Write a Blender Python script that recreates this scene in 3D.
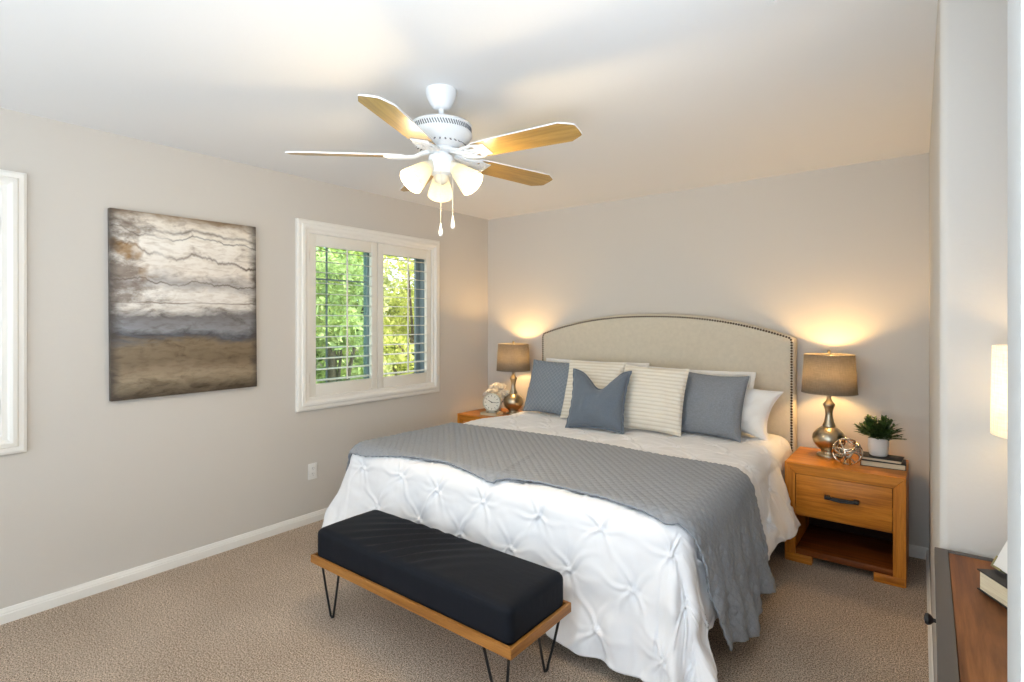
import bpy, bmesh, math, random
import numpy as np
from mathutils import Vector, Matrix
S = bpy.context.scene
for o in list(bpy.data.objects): bpy.data.objects.remove(o)
COL = S.collection
PI = math.pi
rnd = random.Random(7)

# ------------------------------------------------------------------ camera
FPX, HY, CH, YAW = 536.1, 321.0, 1.4317, 37.81
cd = bpy.data.cameras.new('camera'); cam = bpy.data.objects.new('camera', cd); COL.objects.link(cam)
cd.sensor_width = 36; cd.sensor_fit = 'HORIZONTAL'; cd.lens = FPX/1024*36
cd.shift_x = 0; cd.shift_y = (HY-341)/1024; cd.clip_start = .05
cam.location = (0, 0, CH); cam.rotation_euler = (PI/2, 0, math.radians(YAW))
S.camera = cam
# ------------------------------------------------------------------ world, sun, large lights, exposure
w = bpy.data.worlds.new('world'); S.world = w; w.use_nodes = True
nt = w.node_tree; nt.nodes.clear()
sky = nt.nodes.new('ShaderNodeTexSky'); sky.sky_type = 'PREETHAM'; sky.turbidity = 3
sky.sun_direction = (.55, .35, .75)
bg = nt.nodes.new('ShaderNodeBackground'); bg.inputs[1].default_value = .55
mx = nt.nodes.new('ShaderNodeMix'); mx.data_type = 'RGBA'; mx.inputs[0].default_value = .75; mx.inputs[7].default_value = (.93, .97, 1, 1)
wo = nt.nodes.new('ShaderNodeOutputWorld')
nt.links.new(sky.outputs[0], mx.inputs[6]); nt.links.new(mx.outputs[2], bg.inputs[0]); nt.links.new(bg.outputs[0], wo.inputs[0])
bg.inputs[1].default_value = 2.2

def light(name, kind, loc, energy, color, size=.1, rot=None, sy=None):
    l = bpy.data.lights.new(name, kind); l.energy = energy; l.color = color
    if kind == 'AREA':
        l.size = size
        if sy: l.shape = 'RECTANGLE'; l.size_y = sy
    elif kind == 'SUN': l.angle = size
    else: l.shadow_soft_size = size
    o = bpy.data.objects.new(name, l); o.location = loc; COL.objects.link(o)
    if rot is not None: o.rotation_euler = rot
    return o
sd = Vector((-.72, -.25, -.65))
light('sun', 'SUN', (0, 0, 8), 6.5, (1, .93, .80), .02, sd.to_track_quat('-Z', 'Y').to_euler())
def aim(a, b): return (Vector(b)-Vector(a)).to_track_quat('-Z', 'Y').to_euler()
P1 = (-1.3, -5.6, 2.0)
light('fill_room', 'AREA', P1, 40, (.75, .88, 1), 3.6, aim(P1, (-1.7, 3.0, 1.5)), .8)  # added soft fill from far behind the camera, no real lamp
P2 = (-1.3, -2.9, .5)
light('fill_ceiling', 'AREA', P2, 98, (.76, .88, 1), 4.0, (PI-.25, 0, 0), 3.0)  # added uplight, brightens the ceiling; the room has no such lamp
P3 = (.25, -.45, 1.1)
light('fill_bounce', 'AREA', P3, 84, (.76, .88, 1), .9, (PI-.30, 0, .35), .9)  # added fill behind the camera, bounced off the ceiling
S.view_settings.view_transform = 'Standard'; S.view_settings.look = 'None'
S.view_settings.gamma = 1; S.view_settings.use_curve_mapping = False
S.view_settings.exposure = 0.33
WARM = (1, .60, .22)

# ------------------------------------------------------------------ materials
def mat(name, color=(.8, .8, .8), rough=.6, metal=0, spec=.4, build=None, **kw):
    m = bpy.data.materials.new(name); m.use_nodes = True
    n = m.node_tree; b = n.nodes['Principled BSDF']
    b.inputs['Base Color'].default_value = (*color, 1); b.inputs['Roughness'].default_value = rough
    b.inputs['Metallic'].default_value = metal; b.inputs['Specular IOR Level'].default_value = spec
    for k, v in kw.items(): b.inputs[k.replace('_', ' ')].default_value = v
    if build: build(n, b)
    return m
def N(n, t, **kw):
    x = n.nodes.new(t)
    for k, v in kw.items():
        if k.startswith('i_'):
            x.inputs[int(k[2:]) if k[2:].isdigit() else k[2:].replace('_', ' ')].default_value = v
        else: setattr(x, k, v)
    return x
def noise(n, scale, detail=4, coord='Object', stretch=None, rough=.55, dist=0):
    tc = N(n, 'ShaderNodeTexCoord'); out = tc.outputs[coord]
    if stretch:
        mp = N(n, 'ShaderNodeMapping'); mp.inputs['Scale'].default_value = stretch
        n.links.new(out, mp.inputs[0]); out = mp.outputs[0]
    t = N(n, 'ShaderNodeTexNoise'); t.inputs['Scale'].default_value = scale; t.inputs['Detail'].default_value = detail
    t.inputs['Roughness'].default_value = rough; t.inputs['Distortion'].default_value = dist
    n.links.new(out, t.inputs['Vector']); return t.outputs[0]
def ramp(n, src, stops):
    r = N(n, 'ShaderNodeValToRGB'); e = r.color_ramp.elements
    while len(e) < len(stops): e.new(.5)
    for q, (p, c) in zip(e, stops): q.position = p; q.color = (*c, 1)
    n.links.new(src, r.inputs[0]); return r.outputs[0]
def mixc(n, fac, a, b, mode='MIX'):
    m = N(n, 'ShaderNodeMix', data_type='RGBA', blend_type=mode)
    if isinstance(fac, float): m.inputs[0].default_value = fac
    else: n.links.new(fac, m.inputs[0])
    for s, v in ((m.inputs[6], a), (m.inputs[7], b)):
        if isinstance(v, tuple): s.default_value = (*v, 1)
        else: n.links.new(v, s)
    return m.outputs[2]
def math_(n, op, a, b=None, c=None):
    m = N(n, 'ShaderNodeMath', operation=op)
    for s, v in zip(m.inputs, (a, b, c)):
        if v is None: continue
        if isinstance(v, (int, float)): s.default_value = v
        else: n.links.new(v, s)
    return m.outputs[0]
def bump(n, b, src, strength=.3, dist=.01):
    x = N(n, 'ShaderNodeBump'); x.inputs['Strength'].default_value = strength; x.inputs['Distance'].default_value = dist
    n.links.new(src, x.inputs['Height']); n.links.new(x.outputs[0], b.inputs['Normal'])
def setc(n, b, src): n.links.new(src, b.inputs['Base Color'])

def wallm(n, b): bump(n, b, noise(n, 90, 3), .10, .004)
WALL = mat('wall_paint', (.625, .59, .54), .75, spec=.25, build=wallm)
CEIL = mat('ceiling_paint', (.83, .83, .83), .85, spec=.2, build=wallm)
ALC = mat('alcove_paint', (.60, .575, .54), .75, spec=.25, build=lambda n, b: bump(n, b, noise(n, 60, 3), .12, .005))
TRIM = mat('trim_white', (.84, .82, .77), .4)
SHUT = mat('shutter_white', (.82, .79, .72), .4)
VINYL = mat('vinyl_frame', (.23, .29, .31), .5)
def carpetm(n, b):
    a = noise(n, 1.7, 3); f = noise(n, 175, 2, rough=.85); g = noise(n, 75, 3, rough=.9)
    c = ramp(n, f, [(.40, (.24, .165, .11)), (.48, (.64, .50, .38)), (.57, (1, .84, .68))])
    d = ramp(n, g, [(.3, (.62, .60, .58)), (.55, (1, 1, 1))])
    e = ramp(n, a, [(.35, (.86, .85, .84)), (.65, (1.0, 1.0, 1.0))])
    c = mixc(n, 1.0, c, d, 'MULTIPLY'); c = mixc(n, 1.0, c, e, 'MULTIPLY'); setc(n, b, c)
    bump(n, b, math_(n, 'ADD', f, g), .9, .012)
CARPET = mat('carpet', rough=1, spec=.05, build=carpetm)
def woodm(c0, c1, c2, axis='X', scale=5, rough_=.4, rs=1):
    st = {'X': (.35, 6, 6), 'Y': (6, .35, 6), 'Z': (6, 6, .35)}[axis]
    def f(n, b):
        a = noise(n, scale, 5, stretch=st, rough=.6, dist=.6)
        c = ramp(n, a, [(.30, c0), (.5, c1), (.72, c2)])
        d = noise(n, scale*9, 3, stretch=st, rough=.7)
        c = mixc(n, 1.0, c, ramp(n, d, [(.3, (.80, .78, .75)), (.6, (1, 1, 1))]), 'MULTIPLY')
        setc(n, b, c); bump(n, b, d, .08, .002)
    return f
OAK = [mat('honey_wood_'+a, rough=.38, spec=.3, build=woodm((.30, .092, .009), (.58, .205, .020), (.74, .31, .045), a)) for a in 'XYZ']
SHELFW = mat('shaded_shelf', rough=.4, spec=.3, build=woodm((.10, .024, .004), (.20, .052, .008), (.28, .085, .016), 'X'))  # honey wood with the cubby's shade put into the colour
BACKW = mat('shaded_back', (.022, .010, .006), .7, spec=.1)  # near-black colour stands in for shade deep in the cubby
BENCHW = [mat('bench_wood_'+a, rough=.4, build=woodm((.24, .09, .015), (.40, .165, .032), (.50, .23, .06), a)) for a in 'XYZ']
FANW = mat('fan_blade_wood', rough=.35, spec=.5, build=woodm((.26, .145, .03), (.40, .24, .055), (.50, .32, .09), 'X', 6), Coat_Weight=.6, Coat_Roughness=.25)
DARKW = mat('dark_plank_wood', rough=.5, spec=.2, build=woodm((.07, .024, .010), (.20, .075, .024), (.36, .15, .05), 'Y', 3.2))
FANWHITE = mat('fan_white', (.82, .83, .84), .35)
VENTD = mat('vent_dark', (.16, .16, .17), .6)
BLACK = mat('black_metal', (.012, .012, .013), .45)
DKFRAME = mat('dark_metal_frame', (.075, .065, .06), .5, metal=.0)
NICKEL = mat('brushed_nickel', (.42, .37, .28), .28, metal=1, build=lambda n, b: bump(n, b, noise(n, 40, 2, stretch=(1, 1, 12)), .05, .002))
SILVER = mat('silver_wire', (.62, .55, .46), .22, metal=1)
BRONZE = mat('bronze_nail', (.10, .068, .045), .35, metal=.7)
CERAM = mat('white_ceramic', (.80, .78, .75), .3)
def linen(c, scale=420, var=.15, bs=.25):
    def f(n, b):
        a = noise(n, scale, 2, stretch=(1, .12, 1)); g = noise(n, scale, 2, stretch=(.12, 1, .12))
        s = math_(n, 'ADD', a, g)
        lo = tuple(x*(1-var) for x in c); hi = tuple(min(1, x*(1+var)) for x in c)
        setc(n, b, ramp(n, math_(n, 'MULTIPLY', s, .5), [(.36, lo), (.64, hi)])); bump(n, b, s, bs, .002)
    return f
HEADF = mat('headboard_linen', rough=.95, spec=.1, build=linen((.62, .56, .45), 320, .05))
DUVET = mat('white_cotton', (.86, .865, .88), .9, spec=.1, Sheen_Weight=.1, build=lambda n, b: bump(n, b, noise(n, 16, 4), .10, .010))
PILW = mat('white_pillowcase', (.86, .845, .82), .9, spec=.1, build=lambda n, b: bump(n, b, noise(n, 9, 3), .3, .012))
THROW = mat('grey_quilt', rough=.9, spec=.15, build=linen((.30, .32, .35), 500, .12, .15))
def quiltm(n, b):
    tc = N(n, 'ShaderNodeTexCoord'); sp = N(n, 'ShaderNodeSeparateXYZ'); n.links.new(tc.outputs['Object'], sp.inputs[0]); d = []
    for op in ('ADD', 'SUBTRACT'): d.append(math_(n, 'ABSOLUTE', math_(n, 'SINE', math_(n, 'MULTIPLY', math_(n, op, sp.outputs[0], sp.outputs[1]), PI/.036))))
    m = math_(n, 'MINIMUM', d[0], d[1]); setc(n, b, ramp(n, m, [(0, (.36, .40, .44)), (.22, (.24, .275, .32)), (1, (.22, .255, .30))])); bump(n, b, math_(n, 'POWER', m, .5), .7, .008)
QUILTP = mat('quilted_blue_grey', rough=.9, spec=.15, build=quiltm)
BLUEP = mat('slate_blue_velvet', rough=.85, spec=.15, build=linen((.135, .165, .205), 500, .10, .15), Sheen_Weight=.3)
GREYP = mat('grey_chambray', rough=.9, spec=.12, build=linen((.24, .26, .29), 420, .16, .25))
def ribm(n, b):
    tc = N(n, 'ShaderNodeTexCoord'); sp = N(n, 'ShaderNodeSeparateXYZ'); n.links.new(tc.outputs['Object'], sp.inputs[0])
    wv = math_(n, 'ABSOLUTE', math_(n, 'SINE', math_(n, 'MULTIPLY', math_(n, 'ADD', sp.outputs[1], math_(n, 'MULTIPLY', noise(n, 12, 2), .004)), PI/.0265)))
    setc(n, b, ramp(n, wv, [(.0, (.64, .59, .49)), (.45, (.76, .71, .61)), (1, (.82, .78, .69))])); bump(n, b, wv, .45, .007)
CREAMP = mat('cream_rib', rough=.95, spec=.1, build=ribm)
CUSH = mat('black_cushion_fabric', (.006, .008, .013), .70, spec=.20, build=lambda n, b: bump(n, b, noise(n, 14, 3, stretch=(1, 2.5, 1)), .12, .01))
BOXS = mat('dark_grey_base', (.05, .055, .065), .9)
COVER = mat('book_cover_black', (.018, .016, .016), .5)
PAGES = mat('book_pages', rough=.9, build=lambda n, b: (setc(n, b, ramp(n, noise(n, 30, 2, stretch=(.3, .3, 40)), [(.4, (.62, .53, .36)), (.6, (.78, .70, .52))]))))
LEAF = mat('plant_leaf', rough=.5, build=lambda n, b: setc(n, b, ramp(n, noise(n, 45, 2), [(.35, (.018, .05, .012)), (.7, (.10, .19, .05))])))
SOIL = mat('soil', (.03, .02, .012), .95)
PETAL = mat('cream_petal', (.90, .86, .78), .7)
CLOCKB = mat('clock_body', (.55, .57, .50), .4)
def clockm(n, b):
    tc = N(n, 'ShaderNodeTexCoord'); sp = N(n, 'ShaderNodeSeparateXYZ'); n.links.new(tc.outputs['Object'], sp.inputs[0])
    zz = math_(n, 'SUBTRACT', sp.outputs[2], .086); th = math_(n, 'ARCTAN2', zz, sp.outputs[0]); rr = math_(n, 'SQRT', math_(n, 'ADD', math_(n, 'MULTIPLY', zz, zz), math_(n, 'MULTIPLY', sp.outputs[0], sp.outputs[0])))
    m = math_(n, 'LESS_THAN', math_(n, 'ABSOLUTE', math_(n, 'SINE', math_(n, 'MULTIPLY', th, 6.0))), .20)
    m = math_(n, 'MULTIPLY', m, math_(n, 'MULTIPLY', math_(n, 'GREATER_THAN', rr, .047), math_(n, 'LESS_THAN', rr, .060)))
    setc(n, b, mixc(n, m, (.78, .80, .72), (.03, .03, .03)))
CLOCKF = mat('clock_face', rough=.4, build=clockm)
PLATE = mat('outlet_white', (.82, .81, .78), .35)
def transl(name, c, frac, emit=None, es=0):
    m = bpy.data.materials.new(name); m.use_nodes = True; n = m.node_tree; n.nodes.clear()
    d = N(n, 'ShaderNodeBsdfDiffuse'); t = N(n, 'ShaderNodeBsdfTranslucent'); mxs = N(n, 'ShaderNodeMixShader'); o = N(n, 'ShaderNodeOutputMaterial')
    tex = noise(n, 260, 2, stretch=(1, 1, .1)); g = noise(n, 260, 2, stretch=(.1, .1, 1))
    cc = ramp(n, math_(n, 'MULTIPLY', math_(n, 'ADD', tex, g), .5), [(.36, tuple(x*.85 for x in c)), (.64, tuple(min(1, x*1.12) for x in c))])
    n.links.new(cc, d.inputs[0]); n.links.new(cc, t.inputs[0]); mxs.inputs[0].default_value = frac
    n.links.new(d.outputs[0], mxs.inputs[1]); n.links.new(t.outputs[0], mxs.inputs[2]); out = mxs.outputs[0]
    if emit:
        e = N(n, 'ShaderNodeEmission'); e.inputs[0].default_value = (*emit, 1); e.inputs[1].default_value = es
        a = N(n, 'ShaderNodeAddShader'); n.links.new(out, a.inputs[0]); n.links.new(e.outputs[0], a.inputs[1]); out = a.outputs[0]
    n.links.new(out, o.inputs[0]); return m
SHADE = transl('grey_linen_shade', (.33, .295, .24), .42)
SHADEIN = transl('shade_lining', (.75, .70, .60), .3)
WSHADE = transl('white_shade', (.85, .80, .70), .45, (1, .86, .62), .35)
FGLASS = transl('frosted_glass', (.42, .40, .34), .5, (1, .86, .56), .38)
BULB = mat('lit_bulb', (1, .9, .7), .5); BULB.node_tree.nodes['Principled BSDF'].inputs['Emission Color'].default_value = (1, .82, .5, 1)
BULB.node_tree.nodes['Principled BSDF'].inputs['Emission Strength'].default_value = 14
def glassm(name, tint, gl=.06):
    m = bpy.data.materials.new(name); m.use_nodes = True; n = m.node_tree; n.nodes.clear()
    t = N(n, 'ShaderNodeBsdfTransparent'); t.inputs[0].default_value = (*tint, 1)
    g = N(n, 'ShaderNodeBsdfGlossy'); g.inputs[1].default_value = .02
    x = N(n, 'ShaderNodeMixShader'); x.inputs[0].default_value = gl; o = N(n, 'ShaderNodeOutputMaterial')
    n.links.new(t.outputs[0], x.inputs[1]); n.links.new(g.outputs[0], x.inputs[2]); n.links.new(x.outputs[0], o.inputs[0]); return m
GLASS_T = glassm('green_tinted_glass', (.74, .88, .84)); GLASS_C = glassm('clear_glass', (.95, .97, .96))

# ------------------------------------------------------------------ geometry helpers
def obj(name, bm, m, parent=None, smooth=True, ang=38, mods=None):
    me = bpy.data.meshes.new(name)
    bmesh.ops.recalc_face_normals(bm, faces=bm.faces[:]) if smooth != 'keep' else None
    bm.to_mesh(me); bm.free()
    for mm in (m if isinstance(m, (list, tuple)) else [m]): me.materials.append(mm)
    if smooth:
        me.polygons.foreach_set('use_smooth', [True]*len(me.polygons)); me.set_sharp_from_angle(angle=math.radians(ang))
    o = bpy.data.objects.new(name, me); COL.objects.link(o)
    if parent: o.parent = parent
    return o
def tag(o, label=None, cat=None, group=None, kind=None):
    for k, v in (('label', label), ('category', cat), ('group', group), ('kind', kind)):
        if v: o[k] = v
    return o
def empty(name, loc, rz=0, **kw):
    o = bpy.data.objects.new(name, None); o.empty_display_size = .1; o.location = loc; o.rotation_euler = (0, 0, rz); COL.objects.link(o)
    return tag(o, **kw)
def copy_tree(o, parent=None):
    c = o.copy(); COL.objects.link(c)
    if parent: c.parent = parent
    for ch in list(o.children): copy_tree(ch, c)
    return c
def NB(): return bmesh.new()
def box(bm, x0, x1, y0, y1, z0, z1, bev=0, mi=0, seg=2):
    r = bmesh.ops.create_cube(bm, size=1); vs = r['verts']
    for v in vs: v.co = Vector(((x0+x1)/2+v.co.x*(x1-x0), (y0+y1)/2+v.co.y*(y1-y0), (z0+z1)/2+v.co.z*(z1-z0)))
    fs = set(f for v in vs for f in v.link_faces)
    for f in fs: f.material_index = mi
    if bev:
        es = list(set(e for v in vs for e in v.link_edges))
        bmesh.ops.bevel(bm, geom=es, offset=bev, segments=seg, affect='EDGES', profile=.5)
    return bm
def lathe(bm, prof, seg=32, mi=0, M=None, rib=0, ribn=0, capb=False, capt=False):
    rings = []
    for (r, z) in prof:
        ring = []
        for i in range(seg):
            a = 2*PI*i/seg; rr = r*(1+rib*math.cos(ribn*a)) if ribn else r
            p = Vector((rr*math.cos(a), rr*math.sin(a), z))
            ring.append(bm.verts.new(M @ p if M else p))
        rings.append(ring)
    for a, b in zip(rings, rings[1:]):
        for i in range(seg):
            f = bm.faces.new((a[i], a[(i+1) % seg], b[(i+1) % seg], b[i])); f.material_index = mi
    if capb: bm.faces.new(rings[0]).material_index = mi
    if capt: bm.faces.new(rings[-1]).material_index = mi
    return bm
def tube(bm, pts, r, seg=8, closed=False, mi=0, cap=True):
    pts = [Vector(p) for p in pts]; n = len(pts); rings = []
    t0 = (pts[1]-pts[0]).normalized(); up = Vector((0, 0, 1)) if abs(t0.z) < .9 else Vector((1, 0, 0)); nr = t0.cross(up).normalized()
    for i, p in enumerate(pts):
        a = pts[i-1] if (i > 0 or closed) else pts[i]; b = pts[(i+1) % n] if (i < n-1 or closed) else pts[i]
        t = (b-a).normalized(); nr = (nr - t*nr.dot(t)).normalized(); bn = t.cross(nr)
        rr = r[i] if isinstance(r, (list, tuple)) else r
        rings.append([bm.verts.new(p+(nr*math.cos(2*PI*k/seg)+bn*math.sin(2*PI*k/seg))*rr) for k in range(seg)])
    for i in range(n if closed else n-1):
        a, b = rings[i], rings[(i+1) % n]
        for k in range(seg): bm.faces.new((a[k], a[(k+1) % seg], b[(k+1) % seg], b[k])).material_index = mi
    if cap and not closed: bm.faces.new(rings[0]); bm.faces.new(rings[-1])
    return bm
def prism(bm, poly, M, h, mi=0):
    a = [bm.verts.new(M @ Vector((x, y, 0))) for x, y in poly]; b = [bm.verts.new(M @ Vector((x, y, h))) for x, y in poly]
    n = len(poly)
    bm.faces.new(a).material_index = mi; bm.faces.new(b).material_index = mi
    for i in range(n): bm.faces.new((a[i], a[(i+1) % n], b[(i+1) % n], b[i])).material_index = mi
    return bm
def gridmesh(bm, P, mi=0, closed_u=False):
    nu, nv = P.shape[:2]
    V = [[bm.verts.new(P[i, j]) for j in range(nv)] for i in range(nu)]
    for i in range(nu-1):
        for j in range(nv-1): bm.faces.new((V[i][j], V[i+1][j], V[i+1][j+1], V[i][j+1])).material_index = mi
    return V
def meshobj(name, P, m, parent=None, solid=0, offset=-1):
    nu, nv = P.shape[:2]; idx = np.arange(nu*nv).reshape(nu, nv)
    F = np.stack([idx[:-1, :-1], idx[1:, :-1], idx[1:, 1:], idx[:-1, 1:]], -1).reshape(-1, 4)
    me = bpy.data.meshes.new(name); me.from_pydata(P.reshape(-1, 3).tolist(), [], F.tolist()); me.materials.append(m)
    me.polygons.foreach_set('use_smooth', [True]*len(me.polygons)); me.update()
    o = bpy.data.objects.new(name, me); COL.objects.link(o)
    if parent: o.parent = parent
    if solid:
        md = o.modifiers.new('solid', 'SOLIDIFY'); md.thickness = solid; md.offset = offset
    return o
def struct(name, bm, m, **kw):
    o = obj(name, bm, m, **kw); o['kind'] = 'structure'; return o
rs = np.random.RandomState(3)
class SN:                                  # smooth numpy noise made of sines
    def __init__(s, lam, k=14, seed=1):
        r = np.random.RandomState(seed); s.a = r.uniform(0, 2*PI, k); s.f = 2*PI/lam*r.uniform(.6, 1.5, k); s.p = r.uniform(0, 2*PI, k); s.k = k
    def __call__(s, x, y=0):
        return sum(np.sin(s.f[i]*(np.cos(s.a[i])*x+np.sin(s.a[i])*y)+s.p[i]) for i in range(s.k))/math.sqrt(s.k)

# ------------------------------------------------------------------ room shell
XL, YB, H = -3.4635, 4.0728, 2.44
XE, YF = 1.3, -6.5
WIN = [(2.10, 3.30, .885, 2.06), (-.675, .525, .885, 2.06)]      # rough openings y0 y1 z0 z1
bm = NB(); ys = [YF, WIN[1][0], WIN[1][1], WIN[0][0], WIN[0][1], YB+.15]; T = .16
for a, b in ((ys[0], ys[1]), (ys[2], ys[3]), (ys[4], ys[5])): box(bm, XL-T, XL, a, b, 0, H)
for (a, b, z0, z1) in WIN: box(bm, XL-T, XL, a, b, 0, z0); box(bm, XL-T, XL, a, b, z1, H)
struct('wall_left', bm, WALL, smooth=False)
bm = NB(); box(bm, XL, .3, YB, YB+.15, 0, H); struct('wall_back', bm, WALL, smooth=False)
# right wall: slightly out of square, ends in a rounded bullnose that turns into the alcove wall
bm = NB(); r = .022; xe = .030; yc = 1.935
poly = [(.006, YB), (xe-.004, yc+r+.03)]
for k in range(9): a = PI+PI/2*k/8; poly.append((xe+r+r*math.cos(a)-.004, yc+r+r*math.sin(a)))
poly += [(.56, yc), (.56, yc+.12), (.14, yc+.12), (.14, YB)]
prism(bm, poly, Matrix(), H); struct('wall_right', bm, ALC, ang=30)
bm = NB(); box(bm, .52, .62, .58, yc, 0, H); struct('wall_alcove', bm, ALC, smooth=False)
bm = NB()
poly = [(.62, .60), (.62, .72), (.068, .72), (.0618, .716), (.0605, .70), (.0585, .62), (.0605, .604), (.066, .60)]
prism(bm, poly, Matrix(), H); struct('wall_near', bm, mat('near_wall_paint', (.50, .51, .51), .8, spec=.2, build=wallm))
bm = NB(); box(bm, XL-.16, XE, YF-.12, YF, 0, H); struct('wall_front', bm, WALL, smooth=False)
bm = NB(); box(bm, XE, XE+.12, YF, .72, 0, H); box(bm, .62, XE, .60, .72, 0, H); struct('wall_entry', bm, WALL, smooth=False)
bm = NB(); box(bm, XL-.16, XE+.12, YF-.12, YB+.15, -.12, 0); struct('floor', bm, CARPET, smooth=False)
bm = NB(); box(bm, XL-.16, XE+.12, YF-.12, YB+.15, H, H+.12); struct('ceiling', bm, CEIL, smooth=False)
def baseprof(bm, p0, p1, out):            # moulded skirting between two floor points, out = direction into the room
    p0, p1, out = Vector((*p0, 0)), Vector((*p1, 0)), Vector((*out, 0))
    prof = [(0, 0), (.014, 0), (.014, .042), (.011, .046), (.011, .052), (.008, .058), (.006, .068), (0, .070)]
    A = [bm.verts.new(p0+out*a+Vector((0, 0, z))) for a, z in prof]; B = [bm.verts.new(p1+out*a+Vector((0, 0, z))) for a, z in prof]
    for i in range(len(prof)): j = (i+1) % len(prof); bm.faces.new((A[i], A[j], B[j], B[i]))
    bm.faces.new(A); bm.faces.new(B)
for nm, p0, p1, o_ in (('baseboard_left', (XL, YF), (XL, YB), (1, 0)), ('baseboard_back', (XL+.014, YB), (.004, YB), (0, -1)), ('baseboard_right', (.004, YB-.02), (.024, 1.99), (-1, 0))):
    bm = NB(); baseprof(bm, p0, p1, o_); struct(nm, bm, TRIM, ang=25)

# ------------------------------------------------------------------ windows with plantation shutters
def ring(bm, y0, y1, z0, z1, wd, xa, xb, bev=.003, mi=0):      # rectangular picture-frame ring, x from xa to xb
    box(bm, xa, xb, y0, y0+wd, z0, z1, bev, mi); box(bm, xa, xb, y1-wd, y1, z0, z1, bev, mi)
    box(bm, xa, xb, y0+wd, y1-wd, z1-wd, z1, bev, mi); box(bm, xa, xb, y0+wd, y1-wd, z0, z0+wd, bev, mi)
def build_window(name, yo):
    root = empty(name, (XL, yo, 0), kind='structure')
    Y0, Y1, Z0, Z1 = 0, 1.368, .80, 2.145
    bm = NB()                                                  # moulded casing, mitred profile swept round the frame
    prof = [(0, 0), (0, .020), (.012, .026), (.030, .026), (.036, .034), (.052, .038), (.062, .034), (.070, .026), (.090, .024), (.094, .012), (.094, 0)]
    cs = [(Y0, Z0, 1, 1), (Y1, Z0, -1, 1), (Y1, Z1, -1, -1), (Y0, Z1, 1, -1)]
    R_ = [[bm.verts.new((x, cy+sy*d, cz+sz*d)) for d, x in prof] for cy, cz, sy, sz in cs]
    for k in range(4):
        a, b = R_[k], R_[(k+1) % 4]
        for i in range(len(prof)): j = (i+1) % len(prof); bm.faces.new((a[i], a[j], b[j], b[i]))
    obj('window_casing', bm, TRIM, root, ang=20)
    # shutter panels
    for (a, b) in ((.0935, .690), (.694, 1.2755)):
        st = .056
        bm = NB(); z0, z1 = .892, 2.052
        box(bm, -.018, .012, a+.001, a+st, z0, z1, .002); box(bm, -.018, .012, b-st, b-.001, z0, z1, .002)
        box(bm, -.018, .010, a+st, b-st, z0, .981, .002); box(bm, -.018, .010, a+st, b-st, 1.968, z1, .002)
        box(bm, .012, .018, (a+.004 if a < .5 else b-.010), (a+.010 if a < .5 else b-.004), z0+.10, z0+.17, .001)
        box(bm, .012, .018, (a+.004 if a < .5 else b-.010), (a+.010 if a < .5 else b-.004), z1-.2, z1-.13, .001)
        pn = obj('shutter_panel', bm, SHUT, root)
        bm = NB()
        for k in range(13):
            zc = 1.938-.0777*k; w2 = .034; tl = math.radians(4)
            M = Matrix.Translation((-.004, 0, zc)) @ Matrix.Rotation(tl, 4, 'Y')
            el = [(w2*math.cos(q*PI/6), 0.0032*math.sin(q*PI/6)) for q in range(12)]
            A = [bm.verts.new(M @ Vector((x, a+st+.002, z))) for x, z in el]; B = [bm.verts.new(M @ Vector((x, b-st-.002, z))) for x, z in el]
            for i in range(12): bm.faces.new((A[i], A[(i+1) % 12], B[(i+1) % 12], B[i]))
            bm.faces.new(A); bm.faces.new(B)
        obj('louvers', bm, SHUT, pn)
        bm = NB(); yc_ = (a+b)/2; box(bm, .034, .043, yc_-.005, yc_+.005, 1.0, 1.965, .0015); obj('tilt_rod', bm, SHUT, pn)
    # sliding window unit in the wall
    bm = NB(); ring(bm, .086, 1.283, .886, 2.059, .035, -.16, -.06); obj('window_frame', bm, VINYL, root)
    bm = NB(); ring(bm, .121, .70, .921, 2.024, .042, -.10, -.075)
    for y in (.300,): box(bm, -.092, -.083, y-.006, y+.006, .963, 1.982)
    box(bm, -.092, -.083, .163, .658, 1.735, 1.747)
    sf = obj('window_sash', bm, VINYL, root)
    bm = NB(); box(bm, -.090, -.085, .160, .662, .96, 1.985); obj('window_glass', bm, GLASS_T, sf, smooth=False)
    bm = NB(); ring(bm, .665, 1.247, .921, 2.024, .042, -.135, -.11); sf = obj('window_sash', bm, VINYL, root)
    bm = NB(); box(bm, -.125, -.120, .705, 1.208, .96, 1.985); obj('window_glass', bm, GLASS_C, sf, smooth=False)
    return root
build_window('window_1', 2.016); build_window('window_2', -.758)

# ------------------------------------------------------------------ outlet, ceiling register
root = empty('power_outlet', (XL, 2.1455, .363), label='white power outlet plate low on the grey wall below the shuttered window', cat='outlet')
bm = NB(); box(bm, 0, .006, -.036, .036, -.057, .057, .003); obj('cover_plate', bm, PLATE, root)
for s in (-1, 1):
    bm = NB(); M = Matrix.Translation((.0055, 0, s*.020)) @ Matrix.Rotation(PI/2, 4, 'Y')
    lathe(bm, [(.0005, .003), (.0155, .003), (.0165, .0015), (.0165, 0)], 24, M=M)
    rc = obj('receptacle', bm, PLATE, root)
    bm = NB(); box(bm, .0084, .0092, -.0075, -.0055, s*.020-.001, s*.020+.009); box(bm, .0084, .0092, .0055, .0075, s*.020-.001, s*.020+.008)
    box(bm, .0084, .0092, -.002, .002, s*.020-.010, s*.020-.006); obj('slots', bm, VENTD, rc, smooth=False)
def px2z(px, py, z):
    u = (px-512)/FPX; c, s = math.cos(math.radians(YAW)), math.sin(math.radians(YAW)); t = (z-CH)/((HY-py)/FPX)
    return Vector(((-s+c*u)*t, (c+s*u)*t, z))
q = px2z(767, 5, H)
root = empty('ceiling_vent', (q.x+.15, q.y-.15, H), label='white square air register on the ceiling at the top edge of the view', cat='vent')
bm = NB()
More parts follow.
